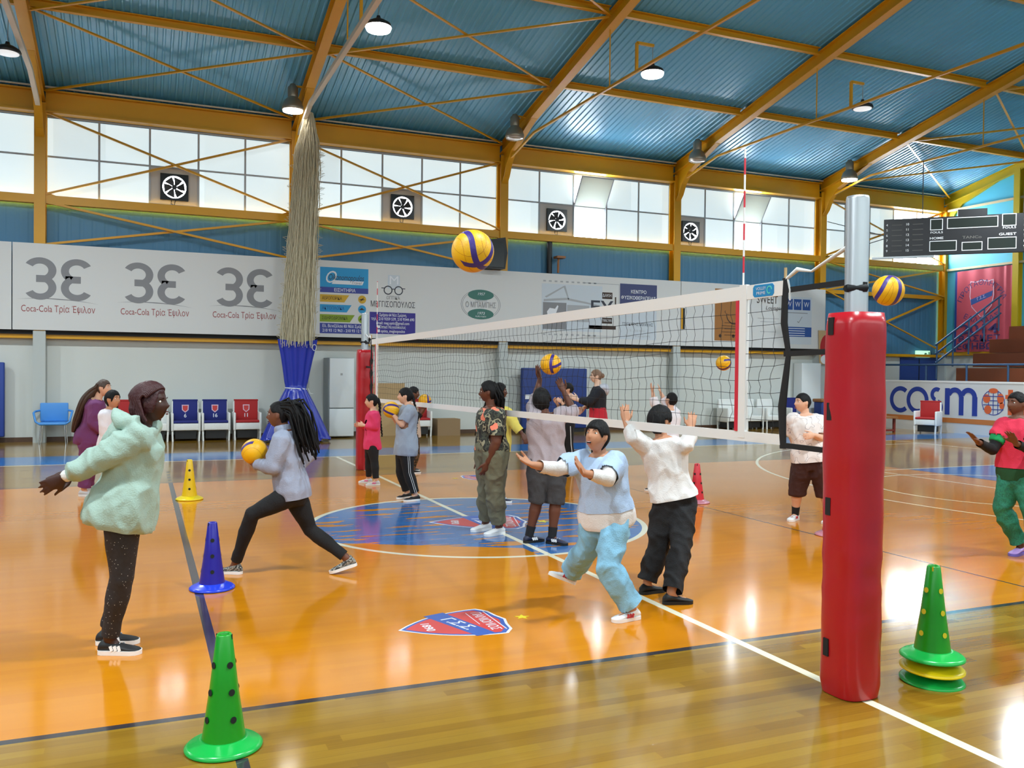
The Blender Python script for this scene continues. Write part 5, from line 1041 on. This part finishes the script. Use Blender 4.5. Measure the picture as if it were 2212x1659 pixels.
class Body:
    def __init__(s, key, girth=1.0, head_k=None):
        p = POSES[key]; s.H = p['H']; s.g = girth
        for k in ('pel', 'nb', 'head', 'face'): setattr(s, k, Vector(p[k]))
        for sd in 'lr':
            for k, v in p[sd].items(): setattr(s, sd+k, Vector(v))
        s.U = (s.nb-s.pel).normalized()
        def ax(a, b):
            l = a-b; l = (l-s.U*l.dot(s.U)).normalized(); return l
        s.SL, s.HL = ax(s.lsh, s.rsh), ax(s.lhip, s.rhip); s.F = s.SL.cross(s.U)
        nu = (s.head-s.nb).normalized(); s.hd = Head(s.head, s.face, (nu+Vector((0, 0, 1.2))), head_k or .93+.04*(s.H-1.3))
    def ring(s, t, a, b, fw, off, n=28, pw=2.4, wob=0):
        k = smooth(0, .8, t); l = (s.HL*(1-k)+s.SL*k).normalized(); f = l.cross(s.U); c = s.pel+(s.nb-s.pel)*t+f*(fw*s.H)
        A, B = a*s.H*s.g+off, b*s.H*s.g+off; out = []
        for j in range(n):
            th = 2*PI*j/n; c_, s_ = math.cos(th), math.sin(th); r = 1/((abs(c_)**pw+abs(s_)**pw)**(1/pw))
            if wob: r *= 1+wob*math.sin(th*7+t*9)
            out.append(c+l*(A*r*c_)+f*(B*r*s_))
        return out
    def torso(s, mb, t0=-.24, t1=1.05, off=0, flare=0, top_off=None):
        ts = sorted({t0, t1} | {t for t, *_ in TORSO if t0 < t < t1}); rings = []
        for t in ts:
            for (ta, *pa), (tb, *pb) in zip(TORSO, TORSO[1:]):
                if ta <= t <= tb or (t < ta and ta == TORSO[0][0]): break
            k = max(0, min(1, (t-ta)/(tb-ta))); a, b, fw = [pa[i]+(pb[i]-pa[i])*k for i in range(3)]
            if t0 > -.2 or t1 > 1: a, b = (max(a, .085), max(b, .062)) if t < .1 and flare >= 0 and t1 > .5 and off > 0 else (a, b)
            o = off+flare*max(0, (.6-t))/.7
            if t > .9: o = off*.5
            rings.append(s.ring(t, a, b, fw, o, wob=.012 if flare > .01 and t < .3 else 0))
        mb.loft(rings)
    def arm(s, mb, sd, f1=1.0, off=0, end_off=None, puff=0):
        sh, el, wr = (getattr(s, sd+k) for k in ('sh', 'el', 'wr')); H_ = s.H; g = s.g
        pts, rr = [], []
        inn = s.nb+(s.pel-s.nb)*.10
        pts.append(sh*.72+inn*.28); rr.append(.040*H_*g)
        for t, r in ((0, .037), (.25, .034), (.5*.72, .031), (.5, .0265), (.62, .0275), (.8, .022), (1.0, .0165)):
            if t > f1: break
            q = sh+(el-sh)*(t/.5) if t <= .5 else el+(wr-el)*((t-.5)/.5); pts.append(q); rr.append(r*H_*g)
        if f1 < 1:
            q = sh+(el-sh)*(f1/.5) if f1 <= .5 else el+(wr-el)*((f1-.5)/.5)
            if (q-pts[-1]).length > .01: pts.append(q); rr.append(rr[-1]*.98)
        rr = [r+off for r in rr]
        if end_off is not None: rr[-1] = rr[-1]-off+end_off
        mb.tube(pts, rr, 16, round_=off == 0)
        mb.ell(el if f1 > .55 else sh, (( .0272*H_*g+off) if f1 > .55 else (.037*H_*g+off),)*3, n=14)
    def leg(s, mb, sd, f1=1.0, off=0, flare=0, cuff=0):
        hp, kn, an = (getattr(s, sd+k) for k in ('hip', 'kn', 'an')); H_ = s.H; g = s.g; pts, rr = [], []
        pts.append(hp+s.U*.03*H_); rr.append(.058*H_*g)
        for t, r in ((0, .0605), (.14, .057), (.3, .047), (.44, .038), (.5, .0365), (.56, .036), (.68, .0375), (.84, .028), (1.0, .0225)):
            if t > f1: break
            pts.append(hp+(kn-hp)*(t/.5) if t <= .5 else kn+(an-kn)*((t-.5)/.5)); rr.append(r*H_*g)
        if f1 < 1:
            q = hp+(kn-hp)*(f1/.5) if f1 <= .5 else kn+(an-kn)*((f1-.5)/.5)
            if (q-pts[-1]).length > .01: pts.append(q); rr.append(rr[-1])
        n = len(rr); rr = [r+off+flare*(i/(n-1)) for i, r in enumerate(rr)]
        if cuff:
            rr[-1] -= cuff; rr[-2] += .006
        mb.tube(pts, rr, 18, round_=off == 0); mb.ell(kn, ((.0365*H_*g+off+flare*.55),)*3, n=14) if f1 > .52 else None
def wrinkle(me, amp, freq=13, seed=0, stretch=(1, 1, .55)):
    for v, nn in [(v, v.normal.copy()) for v in me.vertices]:
        p = Vector((v.co.x*freq*stretch[0]+seed, v.co.y*freq*stretch[1], v.co.z*freq*stretch[2]))
        q = Vector((p.x*.5+p.z*.35, p.y*.5, p.z*.42-p.x*.2))
        v.co += nn*(amp*1.3*max(-.12, .75-2.6*abs(noise.noise(q)))+amp*.6*max(-.2, .5-2*abs(noise.noise(p)))+amp*.15*noise.noise(p*2.7))
def trim(me, co, no, near=None, rad=.13):
    """cut a cloth skin open at a hem"""
    bm = bmesh.new(); bm.from_mesh(me)
    fs = bm.faces[:] if near is None else [f for f in bm.faces if (f.calc_center_median()-near).length < rad]
    gm = set(fs)
    for f in fs: gm.update(f.edges); gm.update(f.verts)
    bmesh.ops.bisect_plane(bm, geom=list(gm), plane_co=co, plane_no=no, clear_inner=True); bm.to_mesh(me); bm.free()
def skinobj(name, me, mats, parent):
    for k in mats: me.materials.append(MATS[k])
    me.name = name; return link(name, me, parent)
def shoe(b, sd, up_m, so_m, t, high=0, extra=None, name='shoe'):
    he, to, an = (getattr(b, sd+k) for k in ('heel', 'toe', 'an')); f = (to-he).normalized(); L = (to-he).length*1.02; u = (an-he); u = (u-f*u.dot(f)).normalized(); s_ = f.cross(u); k = L/.235
    he = he-f*.012
    SEC = ((0, .012, .050), (.03, .026, .062), (.12, .034, .082+high), (.26, .035, .084+high), (.34, .035, .078+high*.6), (.46, .036, .064), (.62, .040, .052), (.78, .042, .043), (.90, .036, .035), (.97, .022, .028), (1.0, .008, .020))
    rings = []
    for q, w, h in SEC:
        ring = []
        for j in range(18):
            a = 2*PI*j/18; c_, n_ = math.cos(a), math.sin(a); z = .016+(h-.016)*(.5+.5*n_); ww = w*(abs(1-max(0, n_)**3*.55))
            ring.append(he+f*(q*L)+s_*(c_*ww*k)+u*(z*k))
        rings.append(ring)
    o = MB().loft(rings).build(name, up_m, t)
    out = [(q*L, w*1.08*k) for q, w, h in SEC]; poly = [(-.004, 0)]+[(x, y) for x, y in out]+[(L*1.01, 0)]+[(x, -y) for x, y in out[::-1]]
    MB().prism(poly, he+u*.001, f, f.cross(u)*-1, .024*k if f.cross(f.cross(u)*-1).dot(u) > 0 else -.024*k, smooth=True).build('sole', so_m, o)
    if extra:
        for sg in (-1, 1):
            mb = MB()
            for i in range(3): mb.beam(he+f*((.38+.09*i)*L)+s_*(sg*.0385*k)+u*.026*k, he+f*((.33+.09*i)*L)+s_*(sg*.034*k)+u*.052*k, .016*k, .004, up=s_)
            mb.build('stripe', extra, o)
    lc = MB()
    for i in range(3): q = .42+.08*i; z = .068-.009*i; lc.tube([he+f*(q*L)+s_*(-.02*k)+u*(z-.008)*k, he+f*(q*L)+u*(z+.002)*k, he+f*(q*L)+s_*(.02*k)+u*(z-.008)*k], .0028*k, 5)
    lc.build('laces', 'shoe_black' if up_m in ('shoe_white', 'leopard') else 'shoe_grey', o)
    return o
def person(key, label, skin, hair, top, bottom, shoes, girth=1.0, near=True, smile=0, lip='lip', curl=(.35, .35), palms=None, glasses=False, hk=None):
    """top/bottom are lists of (name, material, kwargs)"""
    b = Body(key, girth, hk); g = (b.lheel+b.rheel)/2; t = thing('person', label, 'person', (g.x, g.y, 0)); H_ = b.H
    mb = MB(); b.torso(mb)
    for sd in 'lr': b.arm(mb, sd); b.leg(mb, sd); mb.tube([getattr(b, sd+'an'), (getattr(b, sd+'heel')*.6+getattr(b, sd+'toe')*.4)+Vector((0, 0, .035)), (getattr(b, sd+'heel')*.3+getattr(b, sd+'toe')*.7)+Vector((0, 0, .026))], [.02*H_, .018*H_, .014*H_], 10, round_=True)
    mb.tube([b.nb-b.U*.04*H_, b.nb+(b.head-b.nb)*.45-b.hd.f*.008, b.head-b.hd.u*.03-b.hd.f*.012], [.036*H_, .031*H_, .031*H_], 14)
    b.hd.skin(mb)
    for i, sd in enumerate('lr'):
        fw = (getattr(b, sd+'wr')-getattr(b, sd+'el')).normalized()
        if palms and palms[i]: n = Vector(palms[i])
        else: n = (b.SL*(-1 if sd == 'l' else 1)+b.F*.15)
        ts = 1 if sd == 'r' else -1
        d = (getattr(b, sd+'ft')-getattr(b, sd+'wr')).normalized()
        hand(mb, getattr(b, sd+'wr'), getattr(b, sd+'ft'), n, ts, H_, curl[i])
    me = remesh(mb, .0058 if near else .0085, 3)
    ft = MB(); b.hd.features(ft, smile)
    bm = bmesh.new(); bm.from_mesh(me); fm = ft.mesh('f'); bm.from_mesh(fm); bm.to_mesh(me); bm.free(); bpy.data.meshes.remove(fm)
    skinobj('body', me, ['skin_'+skin, 'eye_white', 'eye_dark', lip, hair[0] if isinstance(hair[0], str) else 'hair_black', 'teeth'], t)
    hm = MB(); hk_ = dict(hair[1]); b.hd.cap(hm, **hk_); ho = hm.build('hair', hair[0], t)
    if len(hair) > 2:
        for nm, fn in hair[2]:
            em = MB(); fn(b, em); em.build(nm, hair[0], ho)
    vx = .010 if near else .014
    for nm, m, kw in top:
        kw = dict(kw); mb = MB(); off = kw.get('off', .014); wr_ = kw.get('wr', .006)
        hem = kw.get('hem', -.10)
        if kw.get('torso', True): b.torso(mb, hem-.07, kw.get('neck', 1.0), off, kw.get('flare', .006))
        if kw.get('sleeve', 0):
            for sd in kw.get('arms', 'lr'): b.arm(mb, sd, kw['sleeve'], off*kw.get('sk', .9), kw.get('cuff'))
        if kw.get('hood'):
            c = b.nb-b.F*.035*H_+b.U*.012*H_; mb.tube([c+b.SL*(.075*H_*math.cos(a))+b.F*(.062*H_*math.sin(a)+.02)+b.U*(.012*math.sin(a*2)-.02*math.sin(a)) for a in [2*PI*j/18 for j in range(19)]], .026*H_, 10)
            mb.ell(c-b.F*.05*H_-b.U*.05*H_, (.075*H_, .03*H_, .05*H_), (b.SL, b.F, b.U), 14)
        if kw.get('extra'): kw['extra'](b, mb)
        me = remesh(mb, vx, 4); wrinkle(me, wr_, 12, len(key))
        if kw.get('torso', True): trim(me, b.pel+(b.nb-b.pel)*hem, b.U)
        if kw.get('sleeve', 0):
            for sd in kw.get('arms', 'lr'):
                f1 = kw['sleeve']; A_s, A_e, A_w = (getattr(b, sd+k) for k in ('sh', 'el', 'wr')); q0, q1 = (A_s, A_e) if f1 <= .5 else (A_e, A_w); e = q0+(q1-q0)*(f1/.5 if f1 <= .5 else (f1-.5)/.5); dr = (q1-q0).normalized()
                trim(me, e-dr*.014, -dr, e, .07)
        skinobj(nm, me, [m], t)
    for nm, m, kw in bottom:
        kw = dict(kw); mb = MB(); off = kw.get('off', .010)
        b.torso(mb, -.24, kw.get('waist', .16), off+.002, -.0001)
        for sd in 'lr': b.leg(mb, sd, kw.get('len', .97), off, kw.get('flare', 0), kw.get('cuff', 0))
        me = remesh(mb, vx, 3); wrinkle(me, kw.get('wr', .003), 14, 3+len(key), (1, 1, .8))
        for sd in 'lr':
            f1 = kw.get('len', .97); hp, kn, an = (getattr(b, sd+k) for k in ('hip', 'kn', 'an')); q0, q1 = (hp, kn) if f1 <= .5 else (kn, an); e = q0+(q1-q0)*(f1/.5 if f1 <= .5 else (f1-.5)/.5); dr = (q1-q0).normalized()
            trim(me, e-dr*.012, -dr, e, .13 if f1 < .8 else .09)
        o = skinobj(nm, me, [m], t)
        if kw.get('stripe'):
            for sd in kw.get('sides', 'lr'):
                hp, kn, an = (getattr(b, sd+k) for k in ('hip', 'kn', 'an')); sg = b.HL*(1 if sd == 'l' else -1); r_ = lambda q: sg*(q*H_*girth+off+kw.get('flare', 0)*.6+.004)
                for dx in ((0,) if kw.get('wide') else (-.011, .011)):
                    q = [hp+r_(.0605), hp+(kn-hp)*.5+r_(.049), kn+r_(.0375), kn+(an-kn)*.36+r_(.0385), an+(kn-an)*.08+r_(.026)]
                    MB().tube([p_+b.F*dx for p_ in q], .014 if kw.get('wide') else .0065, 6, flat=.5, up=b.F).build('stripe', kw['stripe'], o)
    for i, sd in enumerate('lr'): shoe(b, sd, *shoes[0], t, **(shoes[1] if len(shoes) > 1 else {}))
    if len(shoes) > 2:
        for sd in 'lr':
            an = getattr(b, sd+'an'); kn = getattr(b, sd+'kn'); MB().tube([an-(kn-an).normalized()*.02, an+(kn-an)*.10, an+(kn-an)*shoes[2][1]], [.026*H_*girth, .026*H_*girth+.002, .028*H_*girth+.003], 14).build('sock', shoes[2][0], t)
    if glasses:
        h = b.hd; gm = MB()
        for sg in (-1, 1):
            gm.tube([h.w(sg*.032+.019*math.cos(a), .092, .011+.014*math.sin(a)) for a in [2*PI*j/16 for j in range(17)]], .0018, 5); gm.tube([h.w(sg*.051, .090, .014), h.w(sg*.078, .03, .014), h.w(sg*.078, -.02, .008)], .0018, 5)
        gm.tube([h.w(-.013, .095, .012), h.w(.013, .095, .012)], .0018, 5); gm.build('glasses', 'black_gloss', t)
    return b, t
# ---- hair pieces
def strands(n, pts, spread, r, seed, jit=.012, end=.7):
    def fn(b, mb):
        rr = random.Random(seed); base = [p(b) if callable(p) else p for p in pts]
        for i in range(n):
            o = Vector((rr.uniform(-1, 1), rr.uniform(-1, 1), rr.uniform(-1, 1)))
            q = []
            for k, p_ in enumerate(base): q.append(p_+o*(spread[k] if isinstance(spread, (list, tuple)) else spread)+Vector((rr.uniform(-jit, jit), rr.uniform(-jit, jit), rr.uniform(-jit, jit)))*(k > 0))
            m_ = [q[0]]
            for k in range(len(q)-1): m_ += [(q[k]+q[k+1])/2, q[k+1]]
            mb.tube(m_, [r*(1-(1-end)*k/(len(m_)-1)) for k in range(len(m_))], 6, round_=True)
    return fn
def mass(pts, rr, flat=.5, wav=.0, upf=None):
    def fn(b, mb):
        q = [p(b) for p in pts]; up = upf(b) if upf else b.hd.f; n = 26; k = len(q); pp, r2 = [], []
        for i in range(n):
            t = i/(n-1)*(k-1); a = min(int(t), k-2); f = t-a
            p0, p1, p2, p3 = q[max(a-1, 0)], q[a], q[a+1], q[min(a+2, k-1)]
            pp.append(.5*((2*p1)+(p2-p0)*f+(2*p0-5*p1+4*p2-p3)*f*f+(3*p1-p0-3*p2+p3)*f**3)); r2.append(rr[a]+(rr[a+1]-rr[a])*f)
        rings = []; pw = mb
        ps = None
        for i in range(n):
            d = (pp[min(i+1, n-1)]-pp[max(i-1, 0)]).normalized(); sd = d.cross(up)
            sd = sd.normalized() if sd.length > .05 else (ps or d.orthogonal().normalized()); ps = sd; u = sd.cross(d)
            rings.append([pp[i]+sd*(math.cos(a)*r2[i]*(1+.09*math.sin(9*a)))+u*(math.sin(a)*r2[i]*flat*(1+.12*math.sin(7*a))) for a in [2*PI*j/40 for j in range(40)]])
        mb.loft(rings)
    return fn
def hw(x, y, z): return lambda b: b.hd.w(x, y, z)
def bw(l, f, u): return lambda b: b.nb+b.SL*l+b.F*f+b.U*u
def plait(pts, r, nseg=26):
    def fn(b, mb):
        q = [p(b) for p in pts]; k = len(q)
        for i in range(nseg):
            t = i/(nseg-1)*(k-1); a = min(int(t), k-2); c = q[a].lerp(q[a+1], t-a); d = (q[a+1]-q[a]).normalized(); s_ = d.orthogonal().normalized()
            rr = r*(1-.45*i/nseg)
            mb.ell(c+s_*(rr*.35*(1 if i % 2 else -1)), (rr, rr, rr*1.35), (s_, d.cross(s_), d), 8)
    return fn
# ---- 1 hooded girl in the foreground
def cornrows(b, mb):
    rr = random.Random(4)
    for i in range(30):
        ph = -1.36+2.72*i/29; pts = []
        for k in range(9):
            th = .80+k*.235; c_, s_ = math.cos(th), math.sin(th)
            pts.append(b.hd.w(math.sin(ph)*(.093+.008*max(0, -c_)), math.cos(ph)*c_*(.108 if c_ > 0 else .134)-.004, (math.cos(ph)*.72+.28)*s_*.133))
        x0 = pts[-1]
        for k in range(1, 5): pts.append(x0-b.hd.u*(.030*k)+b.hd.f*(.008*k+rr.uniform(-.004, .004))+b.hd.l*rr.uniform(-.006, .006))
        mb.tube(pts, [.007]+[.0100]*9+[.009]*3, 7, round_=True)
person('hoodie', 'person in mint hoodie and speckled leggings, arms stretched back, dark red braids', 'dark',
  ('hair_wine', dict(front=.062, side=-.055, back=-.10, vol=1.12, rough=.0, ear=False), [('braids', cornrows), ('back_hair', mass([hw(0, -.06, .05), hw(0, -.075, -.03), hw(0, -.07, -.12)], [.074, .084, .06], .55))]),
  [('hoodie', 'mint_fleece', dict(off=.030, hem=-.20, flare=.050, sleeve=.97, cuff=.010, sk=.75, hood=True, wr=.022)), *[('shirt_cuff', 'white_tee', dict(torso=False, wr=.001, extra=lambda b, mb, s=s: mb.tube([getattr(b, s+'el')+(getattr(b, s+'wr')-getattr(b, s+'el'))*q for q in (.86, 1.03)], [.024*b.H, .0235*b.H], 14))) for s in 'lr']],
  [('leggings', 'speckle', dict(off=.006, len=.98))], (('shoe_black', 'sole_white'), dict(extra='sole_white')), girth=1.02, lip='lip_dark', curl=(.25, .25))
# ---- 2, 3 behind her
person('purple', 'person in plum tracksuit with long brown hair, behind the hooded girl', 'fair',
  ('hair_brown', dict(front=.05, side=-.02, back=-.10, vol=1.10), [('long_hair', mass([hw(0, -.05, .06), hw(0, -.105, -.03), bw(0, -.13, -.05), bw(0, -.17, -.30), bw(0, -.19, -.46)], [.07, .088, .10, .085, .03], .45))]),
  [('sweatshirt', 'plum', dict(off=.028, hem=-.20, flare=.03, sleeve=.97, cuff=.006, wr=0.013))], [('track_trousers', 'plum', dict(off=.022, flare=.01, wr=0.012))], (('shoe_grey', 'sole_white'),), near=False)
person('whitegirl', 'person in white top with black hair and small clip, between the plum and mint figures', 'tan',
  ('hair_black', dict(front=.055, side=-.03, back=-.12, vol=1.14), [('side_strand', mass([hw(.07, .02, 0), hw(.075, .01, -.08), bw(.06, .06, -.06)], [.015, .015, .008], .6))]),
  [('shirt', 'soft_white', dict(off=.024, hem=-.15, flare=.02, sleeve=.97, cuff=.006, wr=0.012))], [('trousers', 'black_cloth', dict(off=.012))], (('shoe_white', 'sole_white'),), near=False)
# ---- 4 running girl
person('runner', 'person running in grey sweater and black leggings with hair flying, carrying a ball', 'deep',
  ('hair_black', dict(front=.068, side=.02, back=-.08, vol=1.08, rough=.015), [('flying_hair', mass([hw(0, -.03, .07), hw(0, -.13, .05), hw(.0, -.175, -.06), hw(0, -.20, -.19), hw(0, -.22, -.29)], [.055, .08, .085, .075, .03], .7)), ('braids', strands(46, [hw(0, -.04, .07), hw(0, -.14, .055), hw(.0, -.19, -.06), hw(0, -.22, -.19), hw(0, -.25, -.33)], [.035, .07, .085, .085, .08], .0095, 21, .014))]),
  [('sweater', 'grey_knit', dict(off=.024, hem=-.12, flare=.012, sleeve=.96, cuff=.008, wr=0.013)), ('collar', 'grey_knit', dict(torso=False, off=.02, extra=lambda b, mb: mb.tube([b.nb-b.U*.02, b.nb+(b.head-b.nb)*.40], [.052*b.H, .044*b.H], 16)))],
  [('leggings', 'black_cloth', dict(off=.007, len=.97))], (('leopard', 'sole_white'), dict(high=.02)), curl=(.45, .5), lip='lip_dark')
# ---- 5 pink, 6 grey tee, 7 tan sweater
person('pink', 'person in pink jumper and black leggings standing by the far red post', 'fair',
  ('hair_black', dict(front=.05, side=-.01, back=-.08, vol=1.10), [('pony_tail', plait([hw(0, -.10, .02), hw(0, -.12, -.06), bw(0, -.10, -.08), bw(0, -.12, -.22), bw(0, -.14, -.36)], .022))]),
  [('jumper', 'pink_knit', dict(off=.022, hem=-.14, flare=.012, sleeve=.95, cuff=.006, wr=0.009))], [('leggings', 'black_cloth', dict(off=.010))], (('shoe_grey', 'sole_white'), dict(extra='accent_pink')), near=False, curl=(.9, .9))
person('greytee', 'person in grey tee and black side-striped trousers with long plait, holding a ball', 'fair',
  ('hair_black', dict(front=.045, side=-.01, back=-.08, vol=1.12), [('plait', plait([hw(0, -.10, .0), hw(.01, -.12, -.08), bw(.02, -.11, -.10), bw(.05, -.12, -.30), bw(.09, -.09, -.46)], .018))]),
  [('t_shirt', 'grey_tee', dict(off=.030, hem=-.16, flare=.022, sleeve=.42, cuff=.030, wr=0.012))], [('track_trousers', 'black_cloth', dict(off=.014, flare=.004, stripe='sole_white'))], (('shoe_black', 'sole_white'),), curl=(.4, .4))
person('camopants', 'person in tan jumper and camouflage leggings hidden behind the grey-tee child, holding a ball', 'deep',
  ('hair_black', dict(front=.05, side=0, back=-.08, vol=1.12)), [('jumper', 'tan_knit', dict(off=.018, hem=-.12, flare=.01, sleeve=.5, cuff=.016)), ('sleeves', 'black_cloth', dict(torso=False, off=.012, sleeve=.97))], [('leggings', 'camo_brown', dict(off=.010))], (('shoe_black', 'sole_white'),), near=False)
# ---- 8 camouflage top, 9 yellow behind her
person('camotop', 'person in flowered camouflage tee and khaki trousers, long black braids, standing side-on', 'brown',
  ('hair_black', dict(front=.065, side=.0, back=-.10, vol=1.15, rough=.02), [('braids', strands(34, [hw(0, -.07, .05), hw(0, -.115, -.06), bw(0, -.085, -.02), bw(.02, -.085, -.16)], [.055, .055, .06, .05], .010, 3)), ('braids', strands(9, [hw(-.05, .03, .05), hw(-.085, .02, -.08), bw(-.09, .08, -.10), bw(-.10, .10, -.24)], [.02, .02, .025, .03], .007, 8))]),
  [('t_shirt', 'camo_flower', dict(off=.020, hem=.0, flare=.012, sleeve=.40, cuff=.020, wr=0.009))], [('cargo_trousers', 'khaki', dict(off=.020, flare=.008, waist=.18, wr=0.015))], (('shoe_white', 'sole_white'),), girth=1.12, lip='lip_dark')
person('yellow', 'person in yellow jumper standing behind the camouflage-top girl, one arm reaching right', 'brown',
  ('hair_black', dict(front=.055, side=0, back=-.08, vol=1.14), [('hair_bulk', mass([hw(0, -.05, .05), hw(0, -.11, -.03), bw(0, -.09, -.03)], [.07, .085, .05], .6))]),
  [('jumper', 'yellow_knit', dict(off=.024, hem=-.12, flare=.012, sleeve=.92, cuff=.008, wr=0.013))], [('trousers', 'black_cloth', dict(off=.012))], (('shoe_navy', 'sole_white'),), near=False)
# ---- 10 boy with ball overhead, 11 child with spectacles, 13 coach
person('ballboy', 'person in mauve sweatshirt and dark shorts seen from behind, lifting a ball overhead', 'brown',
  ('hair_black', dict(front=.055, side=-.02, back=-.10, vol=1.32, rough=.08)),
  [('sweatshirt', 'mauve', dict(off=.030, hem=-.02, flare=.016, sleeve=.62, cuff=.018, sk=.75, wr=0.015)), ('neck_scarf', 'camo_brown', dict(torso=False, extra=lambda b, mb: mb.tube([b.nb-b.U*.025, b.nb+b.U*.015], [.062*b.H, .046*b.H], 16)))],
  [('shorts', 'charcoal', dict(off=.024, len=.60, cuff=.010, flare=.004, wr=0.012))], (('shoe_navy', 'sole_black'), dict(extra='sole_white'), ('sock_black', .22)), girth=1.06, curl=(.25, .15), palms=((.3, -.5, .6), (-.4, -.6, .2)))
person('glasses', 'person with spectacles in black top and white-striped black trousers, behind the overhead ball', 'fair',
  ('hair_black', dict(front=.045, side=-.01, back=-.07, vol=1.16)), [('jacket', 'coach_black', dict(off=.022, hem=-.12, flare=.01, sleeve=.9, cuff=.008))], [('trousers', 'black_cloth', dict(off=.016, stripe='sole_white', wide=True))], (('shoe_white', 'sole_white'),), near=False, glasses=True, curl=(.8, .8))
person('coach', 'adult person with spectacles in black and grey jacket, red shorts, reaching one arm left', 'pale',
  ('hair_light', dict(front=.05, side=-.02, back=-.06, vol=1.10), [('bun', lambda b, mb: mb.ell(b.hd.w(0, -.105, .01), (.035, .035, .04), n=14))]),
  [('jacket', 'coach_black', dict(off=.024, hem=.34, flare=.012, sleeve=.97, cuff=.006)), ('hood', 'grey_fleece', dict(torso=False, extra=lambda b, mb: (mb.ell(b.nb-b.F*.10-b.U*.06, (.15, .075, .10), (b.SL, b.F, b.U), 16), mb.ell(b.nb-b.F*.05-b.U*.03, (.19, .09, .06), (b.SL, b.F, b.U), 16))))],
  [('shorts', 'coach_red', dict(off=.030, len=.46, waist=.42, flare=.02)), ('trousers', 'black_cloth', dict(off=.014, len=.97))], (('shoe_white', 'sole_white'),), near=False, glasses=True)
# ---- 12 light blue, 14 white shirt, 15 arms up
person('lightblue', 'person in pale blue tee over white sleeves and sky-blue trousers, looking up, hands out', 'tan',
  ('hair_black', dict(front=.042, side=-.012, back=-.10, vol=1.17, rough=.05)),
  [('undershirt', 'white_tee', dict(off=.028, hem=-.18, flare=.036, sleeve=.90, cuff=.008, sk=.4, wr=0.009)), ('t_shirt', 'pale_blue', dict(off=.032, hem=.12, flare=.036, sleeve=.44, cuff=.018, wr=.014))],
  [('trousers', 'sky_trouser', dict(off=.016, flare=.022, len=.99, wr=0.013))], (('shoe_white', 'sole_white'), dict(extra='accent_red')), smile=1, curl=(.15, .15), palms=((-.3, -.5, .8), (-.2, -.4, .8)))
person('whiteshirt', 'person in white shirt and black trousers seen from behind, arms raised before the net', 'tan',
  ('hair_black', dict(front=.045, side=-.01, back=-.085, vol=1.26, rough=.06)),
  [('shirt', 'white_tee', dict(off=.022, hem=.02, flare=.022, sleeve=.80, cuff=.018, sk=.9, wr=0.015))], [('trousers', 'black_cloth', dict(off=.020, flare=.010, len=.99, wr=0.012))], (('shoe_black', 'sole_black'),), curl=(.15, .15), girth=1.0, palms=((.4, .7, .2), (.4, .7, .2)))
person('armsup', 'person in white shirt with dark cropped hair, arms up, partly behind the black-trousered boy', 'fair',
  ('hair_black', dict(front=.055, side=0, back=-.08, vol=1.07, rough=.01)), [('shirt', 'soft_white', dict(off=.026, hem=-.12, flare=.02, sleeve=.85, cuff=.014))], [('trousers', 'black_cloth', dict(off=.014))], (('shoe_black', 'sole_white'),), near=False, curl=(.15, .15))
# ---- 16 scribbled shirt, 17 red and green
b_, t_ = person('scribble', 'person in white scribble-print tee and brown knee shorts, left of the near red post', 'fair',
  ('hair_black', dict(front=.052, side=.005, back=-.065, vol=1.08, rough=.015)),
  [('t_shirt', 'scribble', dict(off=.030, hem=-.04, flare=.032, sleeve=.40, cuff=.028, wr=0.012))], [('shorts', 'brown_short', dict(off=.030, len=.62, cuff=.014, flare=.006, wr=0.012))], (('shoe_white', 'sole_white'), dict(extra='accent_red'), ('sock_black', .30)), girth=1.08)
person('redgreen', 'person in red football shirt and green trousers with raised palms at the right edge', 'deep',
  ('hair_black', dict(front=.055, side=.01, back=-.06, vol=1.10, rough=.04)),
  [('inner_sleeves', 'black_cloth', dict(off=.008, hem=.2, sleeve=.97, flare=0, wr=.003)), ('green_hem', 'forest', dict(off=.020, hem=-.10, neck=.40, flare=.012)), ('football_shirt', 'kit_red', dict(off=.026, hem=.12, flare=.012, sleeve=.26, cuff=.028, wr=0.011)), *[('sleeve_band', 'kit_green', dict(torso=False, wr=.003, extra=lambda b, mb, s=s: mb.tube([getattr(b, s+'sh')+(getattr(b, s+'el')-getattr(b, s+'sh'))*q for q in (.42, .70)], [.034*b.H+.022, .031*b.H+.020], 16))) for s in 'lr']],
  [('trousers', 'green_marl', dict(off=.020, flare=.004, len=.97, wr=0.012))], (('shoe_lilac', 'sole_lilac'),), curl=(.12, .12), palms=((-.9, -.1, .3), (-.9, .1, .3)), lip='lip_dark')
bpy.data.objects.remove(_TXTO)
